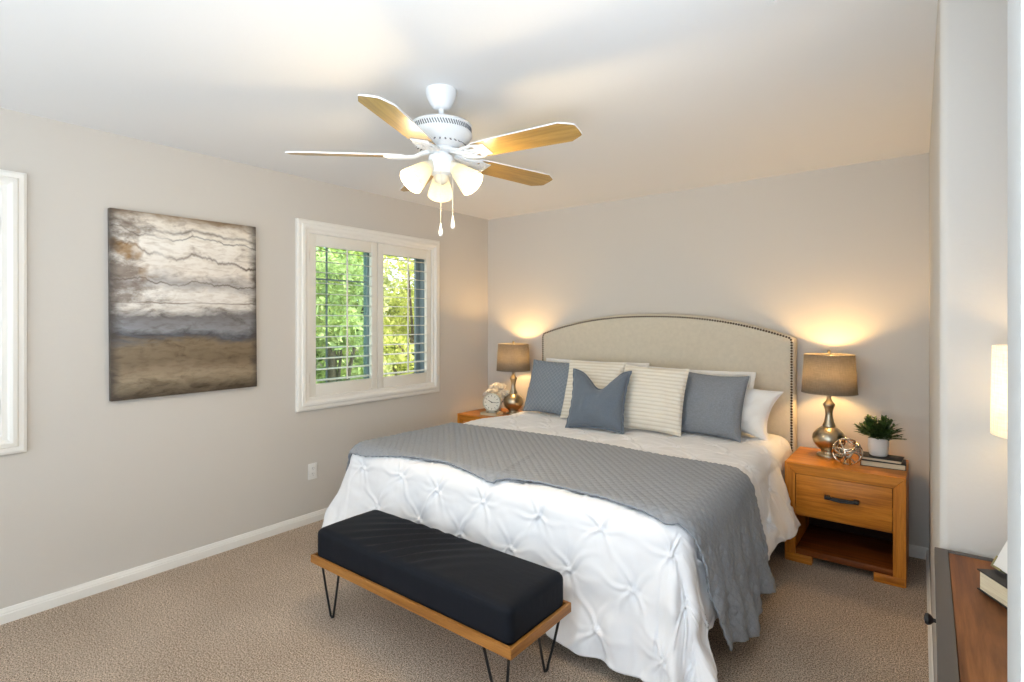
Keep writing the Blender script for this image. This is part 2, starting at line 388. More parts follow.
for a in (0, 1, 2, 3):
    M = Matrix.Rotation(a*PI/2, 4, 'Z'); vs = [(-.15, -.15), (.15, -.15), (.125, -.125), (-.125, -.125)]
    A = [bm.verts.new(M @ Vector((x, y, 0))) for x, y in vs]; B = [bm.verts.new(M @ Vector((x*(.97 if i < 2 else 1), y*(.97 if i < 2 else 1), -.010))) for i, (x, y) in enumerate(vs)]
    for i in range(4): bm.faces.new((A[i], A[(i+1) % 4], B[(i+1) % 4], B[i]))
    bm.faces.new(A); bm.faces.new(B)
obj('frame', bm, FANWHITE, root)
bm = NB()
for k in range(9): y = -.112+.028*k; prism(bm, [(-.126, -.001), (.126, -.001), (.126, .001), (-.126, .001)], Matrix.Translation((0, y, -.009)) @ Matrix.Rotation(.7, 4, 'X'), .012)
box(bm, -.125, .125, -.125, .125, -.0015, -.0005)
obj('grille', bm, FANWHITE, root, smooth=False)

# ------------------------------------------------------------------ canvas picture
def artm(n, b):
    tc = N(n, 'ShaderNodeTexCoord'); sp = N(n, 'ShaderNodeSeparateXYZ'); n.links.new(tc.outputs['Generated'], sp.inputs[0])
    y, z = sp.outputs[1], sp.outputs[2]
    n1 = noise(n, 2.6, 8, 'Object', (1, 1, 2.4), .62, .6); n2 = noise(n, 7, 7, 'Object', (1, 1, 2.2), .65, .8); n3 = noise(n, 24, 5, 'Object', (1, .6, 2))
    h = math_(n, 'ADD', z, math_(n, 'MULTIPLY', math_(n, 'SUBTRACT', n1, .5), .16))
    h = math_(n, 'ADD', h, math_(n, 'MULTIPLY', math_(n, 'SUBTRACT', n2, .5), .07))
    base = ramp(n, h, [(0, (.085, .065, .042)), (.10, (.36, .29, .20)), (.20, (.20, .15, .095)), (.285, (.24, .185, .12)), (.325, (.10, .105, .125)), (.37, (.27, .28, .30)), (.44, (.20, .19, .195)),
                       (.49, (.74, .71, .66)), (.57, (.84, .81, .76)), (.63, (.42, .40, .39)), (.69, (.82, .77, .70)), (.86, (.90, .86, .79)), (.95, (.80, .74, .65)), (1, (.28, .20, .13))])
    mott = ramp(n, n2, [(.34, (.42, .36, .31)), (.44, (.90, .88, .85)), (.54, (1, 1, 1))])
    c = mixc(n, .6, base, mott, 'MULTIPLY')
    c = mixc(n, .35, c, ramp(n, n3, [(.38, (.55, .48, .40)), (.52, (1, 1, 1))]), 'MULTIPLY')
    def vein(c, z0, slope, wv, wd, col, seed):
        nn = noise(n, 3.2, 5, 'Object', (1, 1+seed*.13, .02), .6)
        d = math_(n, 'ABSOLUTE', math_(n, 'SUBTRACT', math_(n, 'ADD', z, math_(n, 'ADD', math_(n, 'MULTIPLY', y, slope), math_(n, 'MULTIPLY', math_(n, 'SUBTRACT', nn, .5), wv))), z0))
        m = ramp(n, d, [(0, (1, 1, 1)), (wd, (0, 0, 0))])
        br = ramp(n, noise(n, 2.3+seed*.3, 3, 'Object'), [(.35, (.25, .25, .25)), (.6, (1, 1, 1))])
        return mixc(n, math_(n, 'MULTIPLY', m, br), c, col)
    c = vein(c, .935, .03, .16, .013, (.045, .025, .012), 1); c = vein(c, .82, .08, .20, .012, (.10, .065, .045), 3)
    c = vein(c, .90, .03, .18, .006, (.02, .015, .01), 1); c = vein(c, .64, .02, .14, .006, (.14, .11, .09), 5); c = vein(c, .515, .0, .03, .005, (.22, .17, .13), 7)
    bl = noise(n, 4.5, 6, 'Object', (1, 1, 1.8), .7); lf = ramp(n, y, [(.0, (.34, .34, .34)), (.35, (.12, .12, .12)), (.75, (.02, .02, .02)), (1, (.12, .12, .12))])
    bm_ = ramp(n, math_(n, 'ADD', bl, lf), [(.70, (0, 0, 0)), (.86, (1, 1, 1))]); up = ramp(n, z, [(.44, (0, 0, 0)), (.5, (1, 1, 1))])
    c = mixc(n, math_(n, 'MULTIPLY', math_(n, 'MULTIPLY', bm_, up), .8), c, (.16, .115, .085))
    g = noise(n, 5, 3, 'Object'); gm = math_(n, 'MULTIPLY', ramp(n, g, [(.58, (0, 0, 0)), (.66, (1, 1, 1))]), ramp(n, z, [(.62, (0, 0, 0)), (.7, (1, 1, 1))]))
    gm = math_(n, 'MULTIPLY', gm, ramp(n, y, [(.35, (1, 1, 1)), (.5, (0, 0, 0))]))
    c = mixc(n, math_(n, 'MULTIPLY', gm, .75), c, (.28, .14, .025))
    e = math_(n, 'MINIMUM', y, math_(n, 'SUBTRACT', 1.0, y)); e = math_(n, 'ADD', e, math_(n, 'MULTIPLY', math_(n, 'SUBTRACT', n2, .5), .12))
    c = mixc(n, ramp(n, e, [(.0, (.85, .85, .85)), (.07, (0, 0, 0))]), c, (.06, .048, .04))
    setc(n, b, c); bump(n, b, n3, .25, .004)
ART = mat('painted_canvas', rough=.55, spec=.35, build=artm)
root = empty('canvas_painting', (XL, 1.332, 1.521), label='abstract canvas in cream, slate and brown bands on the grey wall', cat='painting')
bm = NB(); box(bm, .004, .038, -.392, .392, -.515, .515, .003); pc = obj('canvas', bm, ART, root)
bm = NB(); ring(bm, -.39, .39, -.508, .508, .03, 0, .02); obj('stretcher_frame', bm, DARKW, root)
root.rotation_euler = (math.radians(.4), 0, 0)

# ------------------------------------------------------------------ ceiling fan
FX, FY = -1.682, 1.664
fan = empty('ceiling_fan', (FX, FY, H), label='white ceiling fan with five wood blades and three lit glass shades', cat='ceiling fan')
bm = NB(); lathe(bm, [(.001, 0), (.067, 0), (.068, -.012), (.062, -.036), (.050, -.060), (.038, -.076), (.028, -.083), (.001, -.084)], 40); obj('canopy', bm, FANWHITE, fan)
bm = NB(); lathe(bm, [(.0125, -.07), (.0125, -.150)], 20); lathe(bm, [(.0125, -.112), (.022, -.118), (.024, -.150)], 20); obj('downrod', bm, FANWHITE, fan)
bm = NB()
lathe(bm, [(.001, -.128), (.030, -.130), (.070, -.134), (.104, -.142), (.126, -.150), (.134, -.158), (.134, -.162), (.130, -.164), (.130, -.190), (.134, -.192), (.134, -.200), (.128, -.212), (.110, -.232), (.092, -.246), (.070, -.256), (.04, -.262), (.001, -.262)], 64)
hs = obj('motor_housing', bm, FANWHITE, fan)
bm = NB()
for k in range(72):
    a = 2*PI*k/72; M = Matrix.Rotation(a, 4, 'Z') @ Matrix.Translation((.1305, 0, -.177)) @ Matrix.Rotation(.45, 4, 'X')
    prism(bm, [(-.001, -.0022), (.0012, -.0022), (.0012, .0022), (-.001, .0022)], M @ Matrix.Translation((0, 0, -.011)), .022)
obj('vent_slots', bm, VENTD, hs, smooth=False)
bm = NB()
for k in range(30):
    a = 2*PI*k/30; M = Matrix.Rotation(a, 4, 'Z') @ Matrix.Translation((.1035, 0, -.2405)) @ Matrix.Rotation(math.radians(-52), 4, 'Y')
    prism(bm, [(-.001, -.003), (.0015, -.003), (.0015, .003), (-.001, .003)], M @ Matrix.Translation((0, 0, -.012)), .024)
obj('vent_ribs', bm, VENTD, hs, smooth=False)
BZ = -.290
bm = NB(); lathe(bm, [(.001, -.255), (.062, -.256), (.066, -.262), (.066, -.272), (.060, -.276), (.001, -.276)], 40); obj('flywheel', bm, FANWHITE, fan)
def bladepoly(r0, r1, w0, w1):
    top = [(r0, w0*.60), (r0+.03, w0*.9), (r0+.09, w0)]; n = 10
    top += [(r0+.09+(r1-.055-r0-.09)*i/n, w0+(w1-w0)*(i/n)) for i in range(1, n+1)]
    top += [(r1-.006, w1*.60), (r1, w1*.50), (r1+.002, 0)]
    return top + [(x, -y) for x, y in reversed(top[:-1])]
for k in range(5):
    a = 3.884+k*2*PI/5
    fr = bpy.data.objects.new('blade', None)
    bm = NB(); poly = bladepoly(.160, .652, .058, .068)
    A = [bm.verts.new((x, y, -.003)) for x, y in poly]; B = [bm.verts.new((x, y, .003)) for x, y in poly]
    bm.faces.new(A).material_index = 0; bm.faces.new(B).material_index = 0
    for i in range(len(poly)): bm.faces.new((A[i], A[(i+1) % len(poly)], B[(i+1) % len(poly)], B[i])).material_index = 1
    bl = obj('blade', bm, [FANW, FANWHITE], fan)
    bl.location = (0, 0, BZ); bl.rotation_euler = Matrix.Rotation(a, 3, 'Z').to_euler()
    bl.rotation_euler = (Matrix.Rotation(a, 3, 'Z') @ Matrix.Rotation(math.radians(-12), 3, 'X')).to_euler()
    # ornate iron: arm plus pierced leaf plate
    bm = NB()
    for s in (-1, 1):
        tube(bm, [(.055, s*.010, .020), (.085, s*.020, .012), (.115, s*.030, -.003), (.150, s*.042, -.007), (.185, s*.046, -.007), (.215, s*.036, -.007), (.235, s*.012, -.007)], [.007, .007, .006, .006, .006, .006, .005], 8)
        tube(bm, [(.100, s*.018, .003), (.130, s*.008, -.005), (.165, s*.020, -.007), (.200, s*.010, -.007), (.225, 0, -.007)], .0055, 8)
        tube(bm, [(.135, s*.035, -.006), (.160, s*.028, -.007), (.178, s*.044, -.007)], .005, 8)
    tube(bm, [(.050, 0, .022), (.085, 0, .012), (.115, 0, -.003), (.150, 0, -.006), (.200, 0, -.006)], [.011, .010, .008, .006, .005], 8)
    box(bm, .19, .245, -.040, .040, -.009, -.0035, .002)
    for s in (-1, 0, 1): lathe(bm, [(.001, -.0125), (.005, -.011), (.006, -.009)], 12, M=Matrix.Translation((.218, s*.025, 0)))
    ir = obj('blade_iron', bm, FANWHITE, fan); ir.location = (0, 0, BZ); ir.rotation_euler = bl.rotation_euler
bm = NB(); lathe(bm, [(.001, -.276), (.034, -.276), (.036, -.284), (.054, -.290), (.056, -.300), (.056, -.352), (.050, -.366), (.030, -.374), (.001, -.376)], 40); kit = obj('switch_housing', bm, FANWHITE, fan)
FANL = mat('fan_light_fitting', (.80, .74, .60), .35)
bm = NB(); lathe(bm, [(.001, -.372), (.030, -.374), (.034, -.384), (.030, -.398), (.014, -.410), (.001, -.414)], 32); obj('light_hub', bm, FANL, fan)
base_az = math.atan2(-FY, -FX)
for k in range(3):
    a = base_az+PI+math.radians(2)+k*2*PI/3; tilt = math.radians(47)
    # socket axis points outward and down
    M = Matrix.Rotation(a, 4, 'Z') @ Matrix.Translation((.046, 0, -.326)) @ Matrix.Rotation(PI-tilt, 4, 'Y')
    bm = NB(); lathe(bm, [(.001, -.004), (.017, -.002), (.019, .012), (.027, .022), (.030, .034), (.030, .046), (.001, .046)], 24, M=M); lf = obj('socket', bm, FANL, fan)
    bm = NB(); pr = [(.024, .028), (.028, .032), (.033, .045), (.039, .068), (.046, .095), (.053, .122), (.058, .142), (.056, .144), (.050, .122), (.043, .095), (.036, .068), (.030, .047), (.022, .036)]
    lathe(bm, pr, 48, M=M, rib=.012, ribn=16); obj('glass_shade', bm, FGLASS, fan)
    bm = NB(); lathe(bm, [(.012, .046), (.013, .06), (.022, .078), (.026, .092), (.022, .108), (.010, .118), (.001, .120)], 20, M=M); obj('bulb', bm, BULB, lf)
    p = M @ Vector((0, 0, .150)) + Vector((FX, FY, H))
    light('fan_bulb_light', 'POINT', p, 8.5, (1, .74, .42), .035)
q = Matrix.Rotation(base_az, 4, 'Z')
for nm, (x, y), z1 in (('pull_chain', (.057, -.003), -.590), ('pull_chain', (.048, .048), -.556)):
    p = q @ Vector((x, y, 0)); bm = NB(); tube(bm, [(p.x, p.y, -.350), (p.x, p.y, z1)], .0011, 6)
    for i in range(30): bmesh.ops.create_icosphere(bm, subdivisions=1, radius=.0019, matrix=Matrix.Translation((p.x, p.y, -.352+(z1+.352)*i/29)))
    pc_ = obj(nm, bm, FANL, fan)
    bm = NB(); lathe(bm, [(.001, 0), (.003, -.002), (.0045, -.016), (.0085, -.036), (.009, -.046), (.006, -.054), (.001, -.056)], 16, M=Matrix.Translation((p.x, p.y, z1))); obj('chain_fob', bm, FANWHITE, pc_)

# ------------------------------------------------------------------ bed
bed = empty('bed', (-1.726, 3.0, 0), label='king bed with arched cream linen headboard and nailhead trim', cat='bed')
def P_(bm, o=(-1.726, 3.0, 0)):
    bmesh.ops.translate(bm, verts=bm.verts[:], vec=(-o[0], -o[1], -o[2])); return bm
hx0, hx1, hyf = -2.752, -.700, 3.972
def arch(inset, n=60):
    x0, x1 = hx0+inset, hx1-inset; xc = (x0+x1)/2; w2 = (x1-x0)/2; pts = [(x0, .25)]
    zs, zt = 1.318-inset*.2, 1.487-inset; c = .022
    pts += [(x0, zs-c)]
    for i in range(n+1):
        t = -1+2*i/n; x = xc+w2*t*(1-0.0); z = zs+(zt-zs)*(1-abs(t)**2.25)
        if i in (0, n): x = x+(.006 if i == 0 else -.006)
        pts.append((x, z))
    pts += [(x1, zs-c), (x1, .25)]
    return pts
bm = NB(); loops = []
for ins, y in ((0, 4.050), (0, hyf+.022), (.004, hyf+.010), (.012, hyf+.003), (.017, hyf+.001), (.020, hyf+.003), (.024, hyf+.001), (.060, hyf-.004), (.12, hyf-.008)):
    loops.append([bm.verts.new((x, y, z)) for x, z in arch(ins)])
for a, b in zip(loops, loops[1:]):
    for i in range(len(a)-1): bm.faces.new((a[i], a[i+1], b[i+1], b[i]))
bm.faces.new(loops[0]); bm.faces.new(loops[-1])
hb = obj('headboard', P_(bm), HEADF, bed, ang=50)
bm = NB()
pts = [Vector((x, hyf+.001, z)) for x, z in arch(.020, 200)]
pts = [p for p in pts]; L = 0; nxt = 0
for a, b in zip(pts, pts[1:]):
    d = (b-a).length
    while nxt <= L+d:
        p = a.lerp(b, (nxt-L)/d) if d else a
        if p.z > .55: bmesh.ops.create_uvsphere(bm, u_segments=8, v_segments=5, radius=.0078, matrix=Matrix.Translation(p) @ Matrix.Diagonal((1, .6, 1, 1)))
        nxt += .0185
    L += d
nh = obj('nailhead_trim', P_(bm), BRONZE, hb); nh['label'] = 'bronze nailheads following the arched edge'
bm = NB(); box(bm, -2.66, -.80, 2.02, 3.96, .13, .40, .02); obj('box_spring', P_(bm), BOXS, bed)
for x in (-2.56, -.86):
    for y in (2.12, 3.86): bm = NB(); lathe(bm, [(.001, 0), (.022, 0), (.026, .135)], 16, M=Matrix.Translation((x, y, 0))); obj('leg', P_(bm), BLACK, bed)
bm = NB(); box(bm, -2.68, -.79, 2.00, 3.965, .40, .625, .05, seg=4); obj('mattress', P_(bm), PILW, bed)

xl, xr, yf, r0, ZT = -2.735, -.805, 2.065, .10, .668
def drape(s, t, Dl, Dr, Df, kf=.13, ks=.15, extra=None, off=0.0, foldA=1.0, corner=.06):
    """flat cloth coordinates -> world, over the rounded box of the mattress"""
    hd_ = np.clip((t-3.25)/.3, 0, 1); hd_ = hd_*hd_*(3-2*hd_);
    dx = np.where(s > xr, s-xr, np.where(s < xl, xl-s, 0)); sg = np.where(s > xr, 1.0, -1.0); dy = np.maximum(yf-t, 0)
    D = np.where(s > xr, Dr, Dl)
    a = dx/D; b = dy/Df; m = np.maximum(a, b); th = np.arctan2(b, np.maximum(a, 1e-9)); th = np.where((a <= 0) & (b > 0), PI/2, th)
    Dth = np.sqrt((D*np.cos(th))**2+(Df*np.sin(th))**2)+corner*np.sin(2*th)
    d = m*Dth; k_side = np.where(sg > 0, ks+.22*np.clip((t-2.8)/.7, 0, 1), ks+.16*np.clip((2.9-t)/.8, 0, 1)); k = k_side+(kf-k_side)*np.sin(th)**2+.16*np.sin(2*th)
    nx = sg*np.cos(th); ny = -np.sin(th); inside = m <= 0; nx = np.where(inside, 0, nx); ny = np.where(inside, 0, ny)
    q = r0*PI/2; e = np.maximum(d-q, 0); aa = np.minimum(d, q)/r0
    h = r0*np.sin(aa)+k*e; g = r0*(1-np.cos(aa))+e*np.sqrt(1-k*k)
    bx = np.clip(s, xl, xr); by = np.maximum(t, yf)
    c = np.where(b >= a, sg*0+s, 0); c = bx*sg*0+bx + sg*(xr-xl)*0
    cc = bx*1.0 - by*sg + th*sg*.35                                   # contour coordinate
    f = foldN(cc)*.75+foldN2(cc*1.0, e)*.5
    h = h+foldA*f*np.minimum(e/.45, 1.2)*.022*(1+.9*np.sin(2*th))
    # at the head end the side hang is squeezed behind the nightstand
    sq = np.clip((t-3.475)/.06, 0, 1); sq = sq*sq*(3-2*sq); lim = r0+.004; h = np.where((dx > 0) & (h > lim), h*(1-sq)+lim*sq, h)
    z = ZT-g
    X = bx+nx*h; Y = by+ny*h; X = X+.055*hd_*np.clip((-1.9-X)/.8, 0, 1)
    return np.stack([X, Y, z], -1), d, e
foldN = SN(.34, 10, 5); foldN2 = SN(.22, 10, 9)
def normals(P):
    du = np.gradient(P, axis=0); dv = np.gradient(P, axis=1); n = np.cross(du, dv); n /= np.linalg.norm(n, axis=-1, keepdims=True)+1e-12; return n
top_soft = SN(.5, 12, 21); top_fine = SN(.09, 16, 22)
# comforter
Dl, Dr, Df = .56, .50, .655
s = np.linspace(xl-Dl, xr+Dr, 400); t = np.linspace(yf-Df, 3.93, 340); Sg, Tg = np.meshgrid(s, t, indexing='ij')
P, d, e = drape(Sg, Tg, Dl, Dr, Df)
puff = np.zeros_like(Sg); dim = np.zeros_like(Sg); sx, sy = .315, .190
for i in range(-5, 6):
    for j in range(-4, 12):
        cx = -1.067+i*sx+(sx/2 if j % 2 else 0)+rnd.uniform(-.018, .018); cy = yf-.165+j*sy+rnd.uniform(-.015, .015)
        dx_, dy_ = Sg-cx, Tg-cy; m_ = (abs(dx_) < .24) & (abs(dy_) < .24)
        if not m_.any(): continue
        dx_, dy_ = dx_[m_], dy_[m_]; rr = np.hypot(dx_, dy_); acc = np.zeros_like(rr)
        b0_ = math.atan2(sy, sx/2)
        for an, am in ((b0_, 1), (PI-b0_, 1), (PI+b0_, 1), (-b0_, 1), (0, .6), (PI, .6), (PI/2, .35), (-PI/2, .35)):
            an += rnd.uniform(-.22, .22); am *= rnd.uniform(.45, 1.15); al = dx_*math.cos(an)+dy_*math.sin(an); pe = -dx_*math.sin(an)+dy_*math.cos(an)+.012*np.sin(al*28+an*3)
            wd = .0055+.055*np.clip(al, 0, 1)
            acc += np.where(al > 0, am*.0140*np.exp(-(pe/wd)**2)*np.exp(-al/.075), 0)-np.where(al > 0, am*.0055*np.exp(-((np.abs(pe)-wd*1.9)/wd)**2)*np.exp(-al/.06), 0)
        puff[m_] += np.minimum(acc, .016)
        dim[m_] += -.012*np.exp(-(rr/.055)**2)+.006*np.exp(-(rr/.008)**2)
fine = top_soft(Sg, Tg)*.0032+top_fine(Sg, Tg)*.0006
disp = np.maximum(puff+dim, -.02)+fine
# fade near head where pillows sit, sag slightly
P = P+normals(P)*np.sign(normals(P)[200, 240, 2])*disp[..., None]
hem = np.clip((d-.0)/.5, 0, 1)
P[..., 2] += .012*SN(.3, 8, 31)(Sg, Tg)*np.clip(e/.4, 0, 1)
P[..., 2] = np.maximum(P[..., 2], .012)
# hem lifts to the left of the right front corner and along the right side
com = meshobj('comforter', P, DUVET, solid=.014, offset=-1)
if normals(P)[200, 240, 2] < 0: com.data.flip_normals()
tag(com, 'white pintucked comforter spread over the king bed', 'comforter')

# quilted throw across the foot
s = np.linspace(xl-.36, xr+.60, 520); t = np.linspace(0, 1, 230); Sg, Tg = np.meshgrid(s, t, indexing='ij')
dxr = np.maximum(Sg-xr, 0); dxl = np.maximum(xl-Sg, 0)
xx = (Sg-xl)/(xr-xl)
kern = np.exp(-np.linspace(-2, 2, 17)**2); kern /= kern.sum()
fp = np.interp(s, [-3.1, -2.8, -2.618, -2.33, -2.02, -1.78, -1.655, -1.60, -1.408, -1.09, -.9, -.78, -.3], [1.97, 1.965, 1.965, 2.015, 2.04, 2.005, 1.982, 2.025, 2.05, 2.04, 2.02, 1.985, 1.985])
bp = np.interp(s, [-3.1, -2.83, -2.34, -1.87, -1.44, -1.18, -1.0, -.3], [2.81, 2.82, 2.88, 2.916, 2.90, 2.87, 2.86, 2.86])
front = np.convolve(np.pad(fp, 8, 'edge'), kern, 'valid')[:, None]+0*Sg; back = np.convolve(np.pad(bp, 8, 'edge'), kern, 'valid')[:, None]+0*Sg
fs = front+np.clip(dxr/.6, 0, 1)*.16; bs_ = back-np.clip(dxr/.6, 0, 1)*.05
TT = fs+(bs_-fs)*Tg
P, d, e = drape(Sg, TT, .56, .60, .66, ks=.15, foldA=.9)
nrm = normals(P); sgn = np.sign(nrm[200, 100, 2]); nrm = nrm*sgn
a_, b_ = (Sg+TT)/.050, (Sg-TT)/.050
qd = np.minimum(np.abs(a_-np.round(a_)), np.abs(b_-np.round(b_)))
quilt = .0042*(1-np.exp(-(qd/.16)**2))
ridge = .010*np.exp(-((Sg-(-1.64-.25*(TT-2)))/.016)**2)*np.clip(1-(TT-2)/.55, 0, 1)
fold2 = .018*np.sin(TT*22+1.2)*np.clip((dxr-.12)/.4, 0, 1)
P = P+nrm*(.0185+quilt+ridge+SN(.45, 10, 44)(Sg, TT)*.0015+np.maximum(SN(.25,8,46)(Sg,TT),0)*.001)[..., None]
P[..., 0] += np.where(dxr > 0, np.abs(fold2)+.012*np.clip(dxr/.3, 0, 1), 0)
P[..., 2] += .03*np.sin(TT*12+.6)*np.clip(dxr/.6, 0, 1)
P[..., 2] = np.maximum(P[..., 2], .03)
th_ = meshobj('throw_blanket', P, THROW, solid=.009, offset=-1)
if sgn < 0: th_.data.flip_normals()
tag(th_, 'grey diamond-quilted throw laid across the foot of the bed', 'blanket')

# ------------------------------------------------------------------ pillows
def pillow(name, w_, h_, th, m, loc, lean, rz, label, cat='pillow', group=None, chop=0, pinch=.06, style=None, flange=0, roll=0, seed=1, pw=.42, wr=.004, res=1.0):
    n = int(90*res); u = np.linspace(-1, 1, n); v = np.linspace(-1, 1, n); U, V = np.meshgrid(u, v, indexing='ij')
    def place(sign):
        X = w_/2*U*(1-pinch*(1-V**2)); Y = h_/2*V*(1-pinch*(1-U**2))
        T_ = (np.clip(1-U**2, 0, 1)*np.clip(1-V**2, 0, 1))**pw
        f = 1.0-.25*np.clip(V, 0, 1)
        if chop:
            ch_ = np.exp(-((U-.05)/.48)**2)*np.clip((V+.15)/1.15, 0, 1)**1.4; Y = Y-chop*ch_*h_; T_ = T_*(1-.30*ch_*0)
            X = X*(1+.03*np.clip(V, 0, 1))
        nz = SN(.16, 10, seed)(X, Y)*wr*T_ + SN(.07, 12, seed+3)(X, Y)*wr*.3*T_
        # creases radiating from the corners
        for cu, cv in ((-1, -1), (1, -1), (-1, 1), (1, 1)):
            rr = np.hypot(U-cu, V-cv); an = np.arctan2(V-cv, U-cu); nz += .0035*np.sin(an*9+seed)*np.exp(-rr/.35)*np.minimum(T_*2, 1)
        Z = sign*(th/2*f*T_)+nz
        if style == 'faint':
            a_, b_ = (X+Y)/.022, (X-Y)/.022; qd = np.minimum(np.abs(a_-np.round(a_)), np.abs(b_-np.round(b_)))
            Z = Z+sign*.0012*(1-np.exp(-(qd/.2)**2))*np.minimum(T_*2, 1)
        return X, Y, Z
    bm = NB(); F_ = place(1); B_ = place(-1)
    Vf = [[None]*n for _ in range(n)]; Vb = [[None]*n for _ in range(n)]
    for i in range(n):
        for j in range(n):
            Vf[i][j] = bm.verts.new((F_[0][i, j], F_[1][i, j], F_[2][i, j]))
            Vb[i][j] = Vf[i][j] if i in (0, n-1) or j in (0, n-1) else bm.verts.new((B_[0][i, j], B_[1][i, j], B_[2][i, j]))
    for i in range(n-1):
        for j in range(n-1):
            bm.faces.new((Vf[i][j], Vf[i+1][j], Vf[i+1][j+1], Vf[i][j+1])); bm.faces.new((Vb[i][j+1], Vb[i+1][j+1], Vb[i+1][j], Vb[i][j]))
    root = obj(name, bm, m, None, ang=180)
    M = Matrix.Translation(loc) @ Matrix.Rotation(rz, 4, 'Z') @ Matrix.Rotation(PI/2-lean, 4, 'X') @ Matrix.Rotation(roll, 4, 'Z') @ Matrix.Translation((0, h_/2, 0))
    root.matrix_world = M
    idx = [(i, 0) for i in range(n)]+[(n-1, j) for j in range(1, n)]+[(i, n-1) for i in range(n-2, -1, -1)]+[(0, j) for j in range(n-2, 0, -1)]
    if flange:
        bm = NB(); rings = []
        for k in range(4):
            ring_ = []
            for (i, j) in idx:
                p = Vector((F_[0][i, j], F_[1][i, j], F_[2][i, j])); o_ = Vector((p.x/(w_/2), p.y/(h_/2)))
                cx_, cy_ = (1 if u[i] > .999 else -1 if u[i] < -.999 else 0), (1 if v[j] > .999 else -1 if v[j] < -.999 else 0)
                dd = Vector((cx_, cy_, 0)); tt = k/3
                ring_.append(bm.verts.new(p+dd*flange*tt+Vector((0, 0, .005*math.sin((i+j*1.3)*.35+seed)*tt))))
            rings.append(ring_)
        for a, b in zip(rings, rings[1:]):
            for i in range(len(a)): j = (i+1) % len(a); bm.faces.new((a[i], a[j], b[j], b[i]))
        fl = obj('flange', bm, m, root, ang=180); md = fl.modifiers.new('s', 'SOLIDIFY'); md.thickness = .003; md.offset = 0
    else:
        bm = NB(); tube(bm, [(F_[0][i, j], F_[1][i, j], F_[2][i, j]) for i, j in idx[::2]], .0028, 6, closed=True); obj('seam', bm, m, root)
    tag(root, label, cat, group); return root
R = math.radians
g = 'bed pillows'
pillow('pillow', .90, .41, .12, PILW, (-2.18, 3.84, .675), R(11), 0, 'white bed pillow behind the left cream and quilted cushions', flange=.03, seed=4, pinch=.04, group=g)
pillow('pillow', .72, .385, .12, PILW, (-1.32, 3.84, .675), R(11), 0, 'white bed pillow rising behind the grey cushion and right cream cushion', flange=.03, seed=14, pinch=.04, group=g)
pillow('pillow', .56, .34, .17, PILW, (-1.07, 3.72, .70), R(19), R(-6), 'white sham with pointed corners, poking out right of the grey cushion', seed=24, pinch=.17, roll=R(-9), wr=.010, group=g)
g = 'decorative cushions'
pillow('throw_pillow', .47, .45, .14, QUILTP, (-2.45, 3.62, .675), R(21), R(3), 'blue-grey diamond-quilted cushion at the far left of the bed', 'cushion', style='quilt', seed=5, roll=R(-1), group=g, res=1.5)
pillow('throw_pillow', .48, .47, .15, CREAMP, (-2.025, 3.54, .678), R(19), R(2), 'cream ribbed cushion behind the small slate-blue cushion', 'cushion', style='rib', seed=6, group=g, res=1.7)
pillow('throw_pillow', .46, .46, .15, CREAMP, (-1.515, 3.46, .675), R(19), R(2), 'cream ribbed cushion between the slate-blue and grey cushions', 'cushion', style='rib', seed=7, roll=R(-1), group=g, res=1.7)
pillow('throw_pillow', .43, .43, .16, GREYP, (-1.15, 3.575, .67), R(20), R(-3), 'plain grey cushion right of the cream ribbed cushions', 'cushion', style='faint', seed=8, roll=R(-1), group=g, pinch=.08, res=1.7)
pillow('throw_pillow', .42, .42, .17, BLUEP, (-1.835, 3.29, .68), R(20), R(4), 'slate-blue cushion with a chopped top in front of the others', 'cushion', chop=.30, pinch=.09, seed=9, roll=R(1), group=g, flange=.012, wr=.005)

# ------------------------------------------------------------------ bench
bench = empty('bench', (-1.752, 1.655, 0), label='wood bench with black cushion and hairpin legs at the foot of the bed', cat='bench')
bx, by = .617, .198; ZR = .298
for s_ in (-1, 1):
    bm = NB(); prism(bm, [(-bx, s_*by), (bx, s_*by), (bx-.015, s_*(by-.015)), (-bx+.020, s_*(by-.015))], Matrix.Translation((0, 0, ZR-.038)), .038)
    bmesh.ops.bevel(bm, geom=bm.edges[:], offset=.0015, segments=1, affect='EDGES')
    obj('long_rail', bm, BENCHW[0], bench, smooth=False)
for s_ in (-1, 1):
    bm = NB(); prism(bm, [(s_*bx, -by), (s_*bx, by), (s_*(bx-.015), by-.015), (s_*(bx-.015), -by+.020)], Matrix.Translation((0, 0, ZR-.038)), .038)
    bmesh.ops.bevel(bm, geom=bm.edges[:], offset=.0015, segments=1, affect='EDGES')
    obj('end_rail', bm, BENCHW[1], bench, smooth=False)
bm = NB(); box(bm, -bx+.02, bx-.02, -by+.02, by-.02, ZR-.036, ZR-.018); obj('seat_board', bm, BENCHW[0], bench, smooth=False)
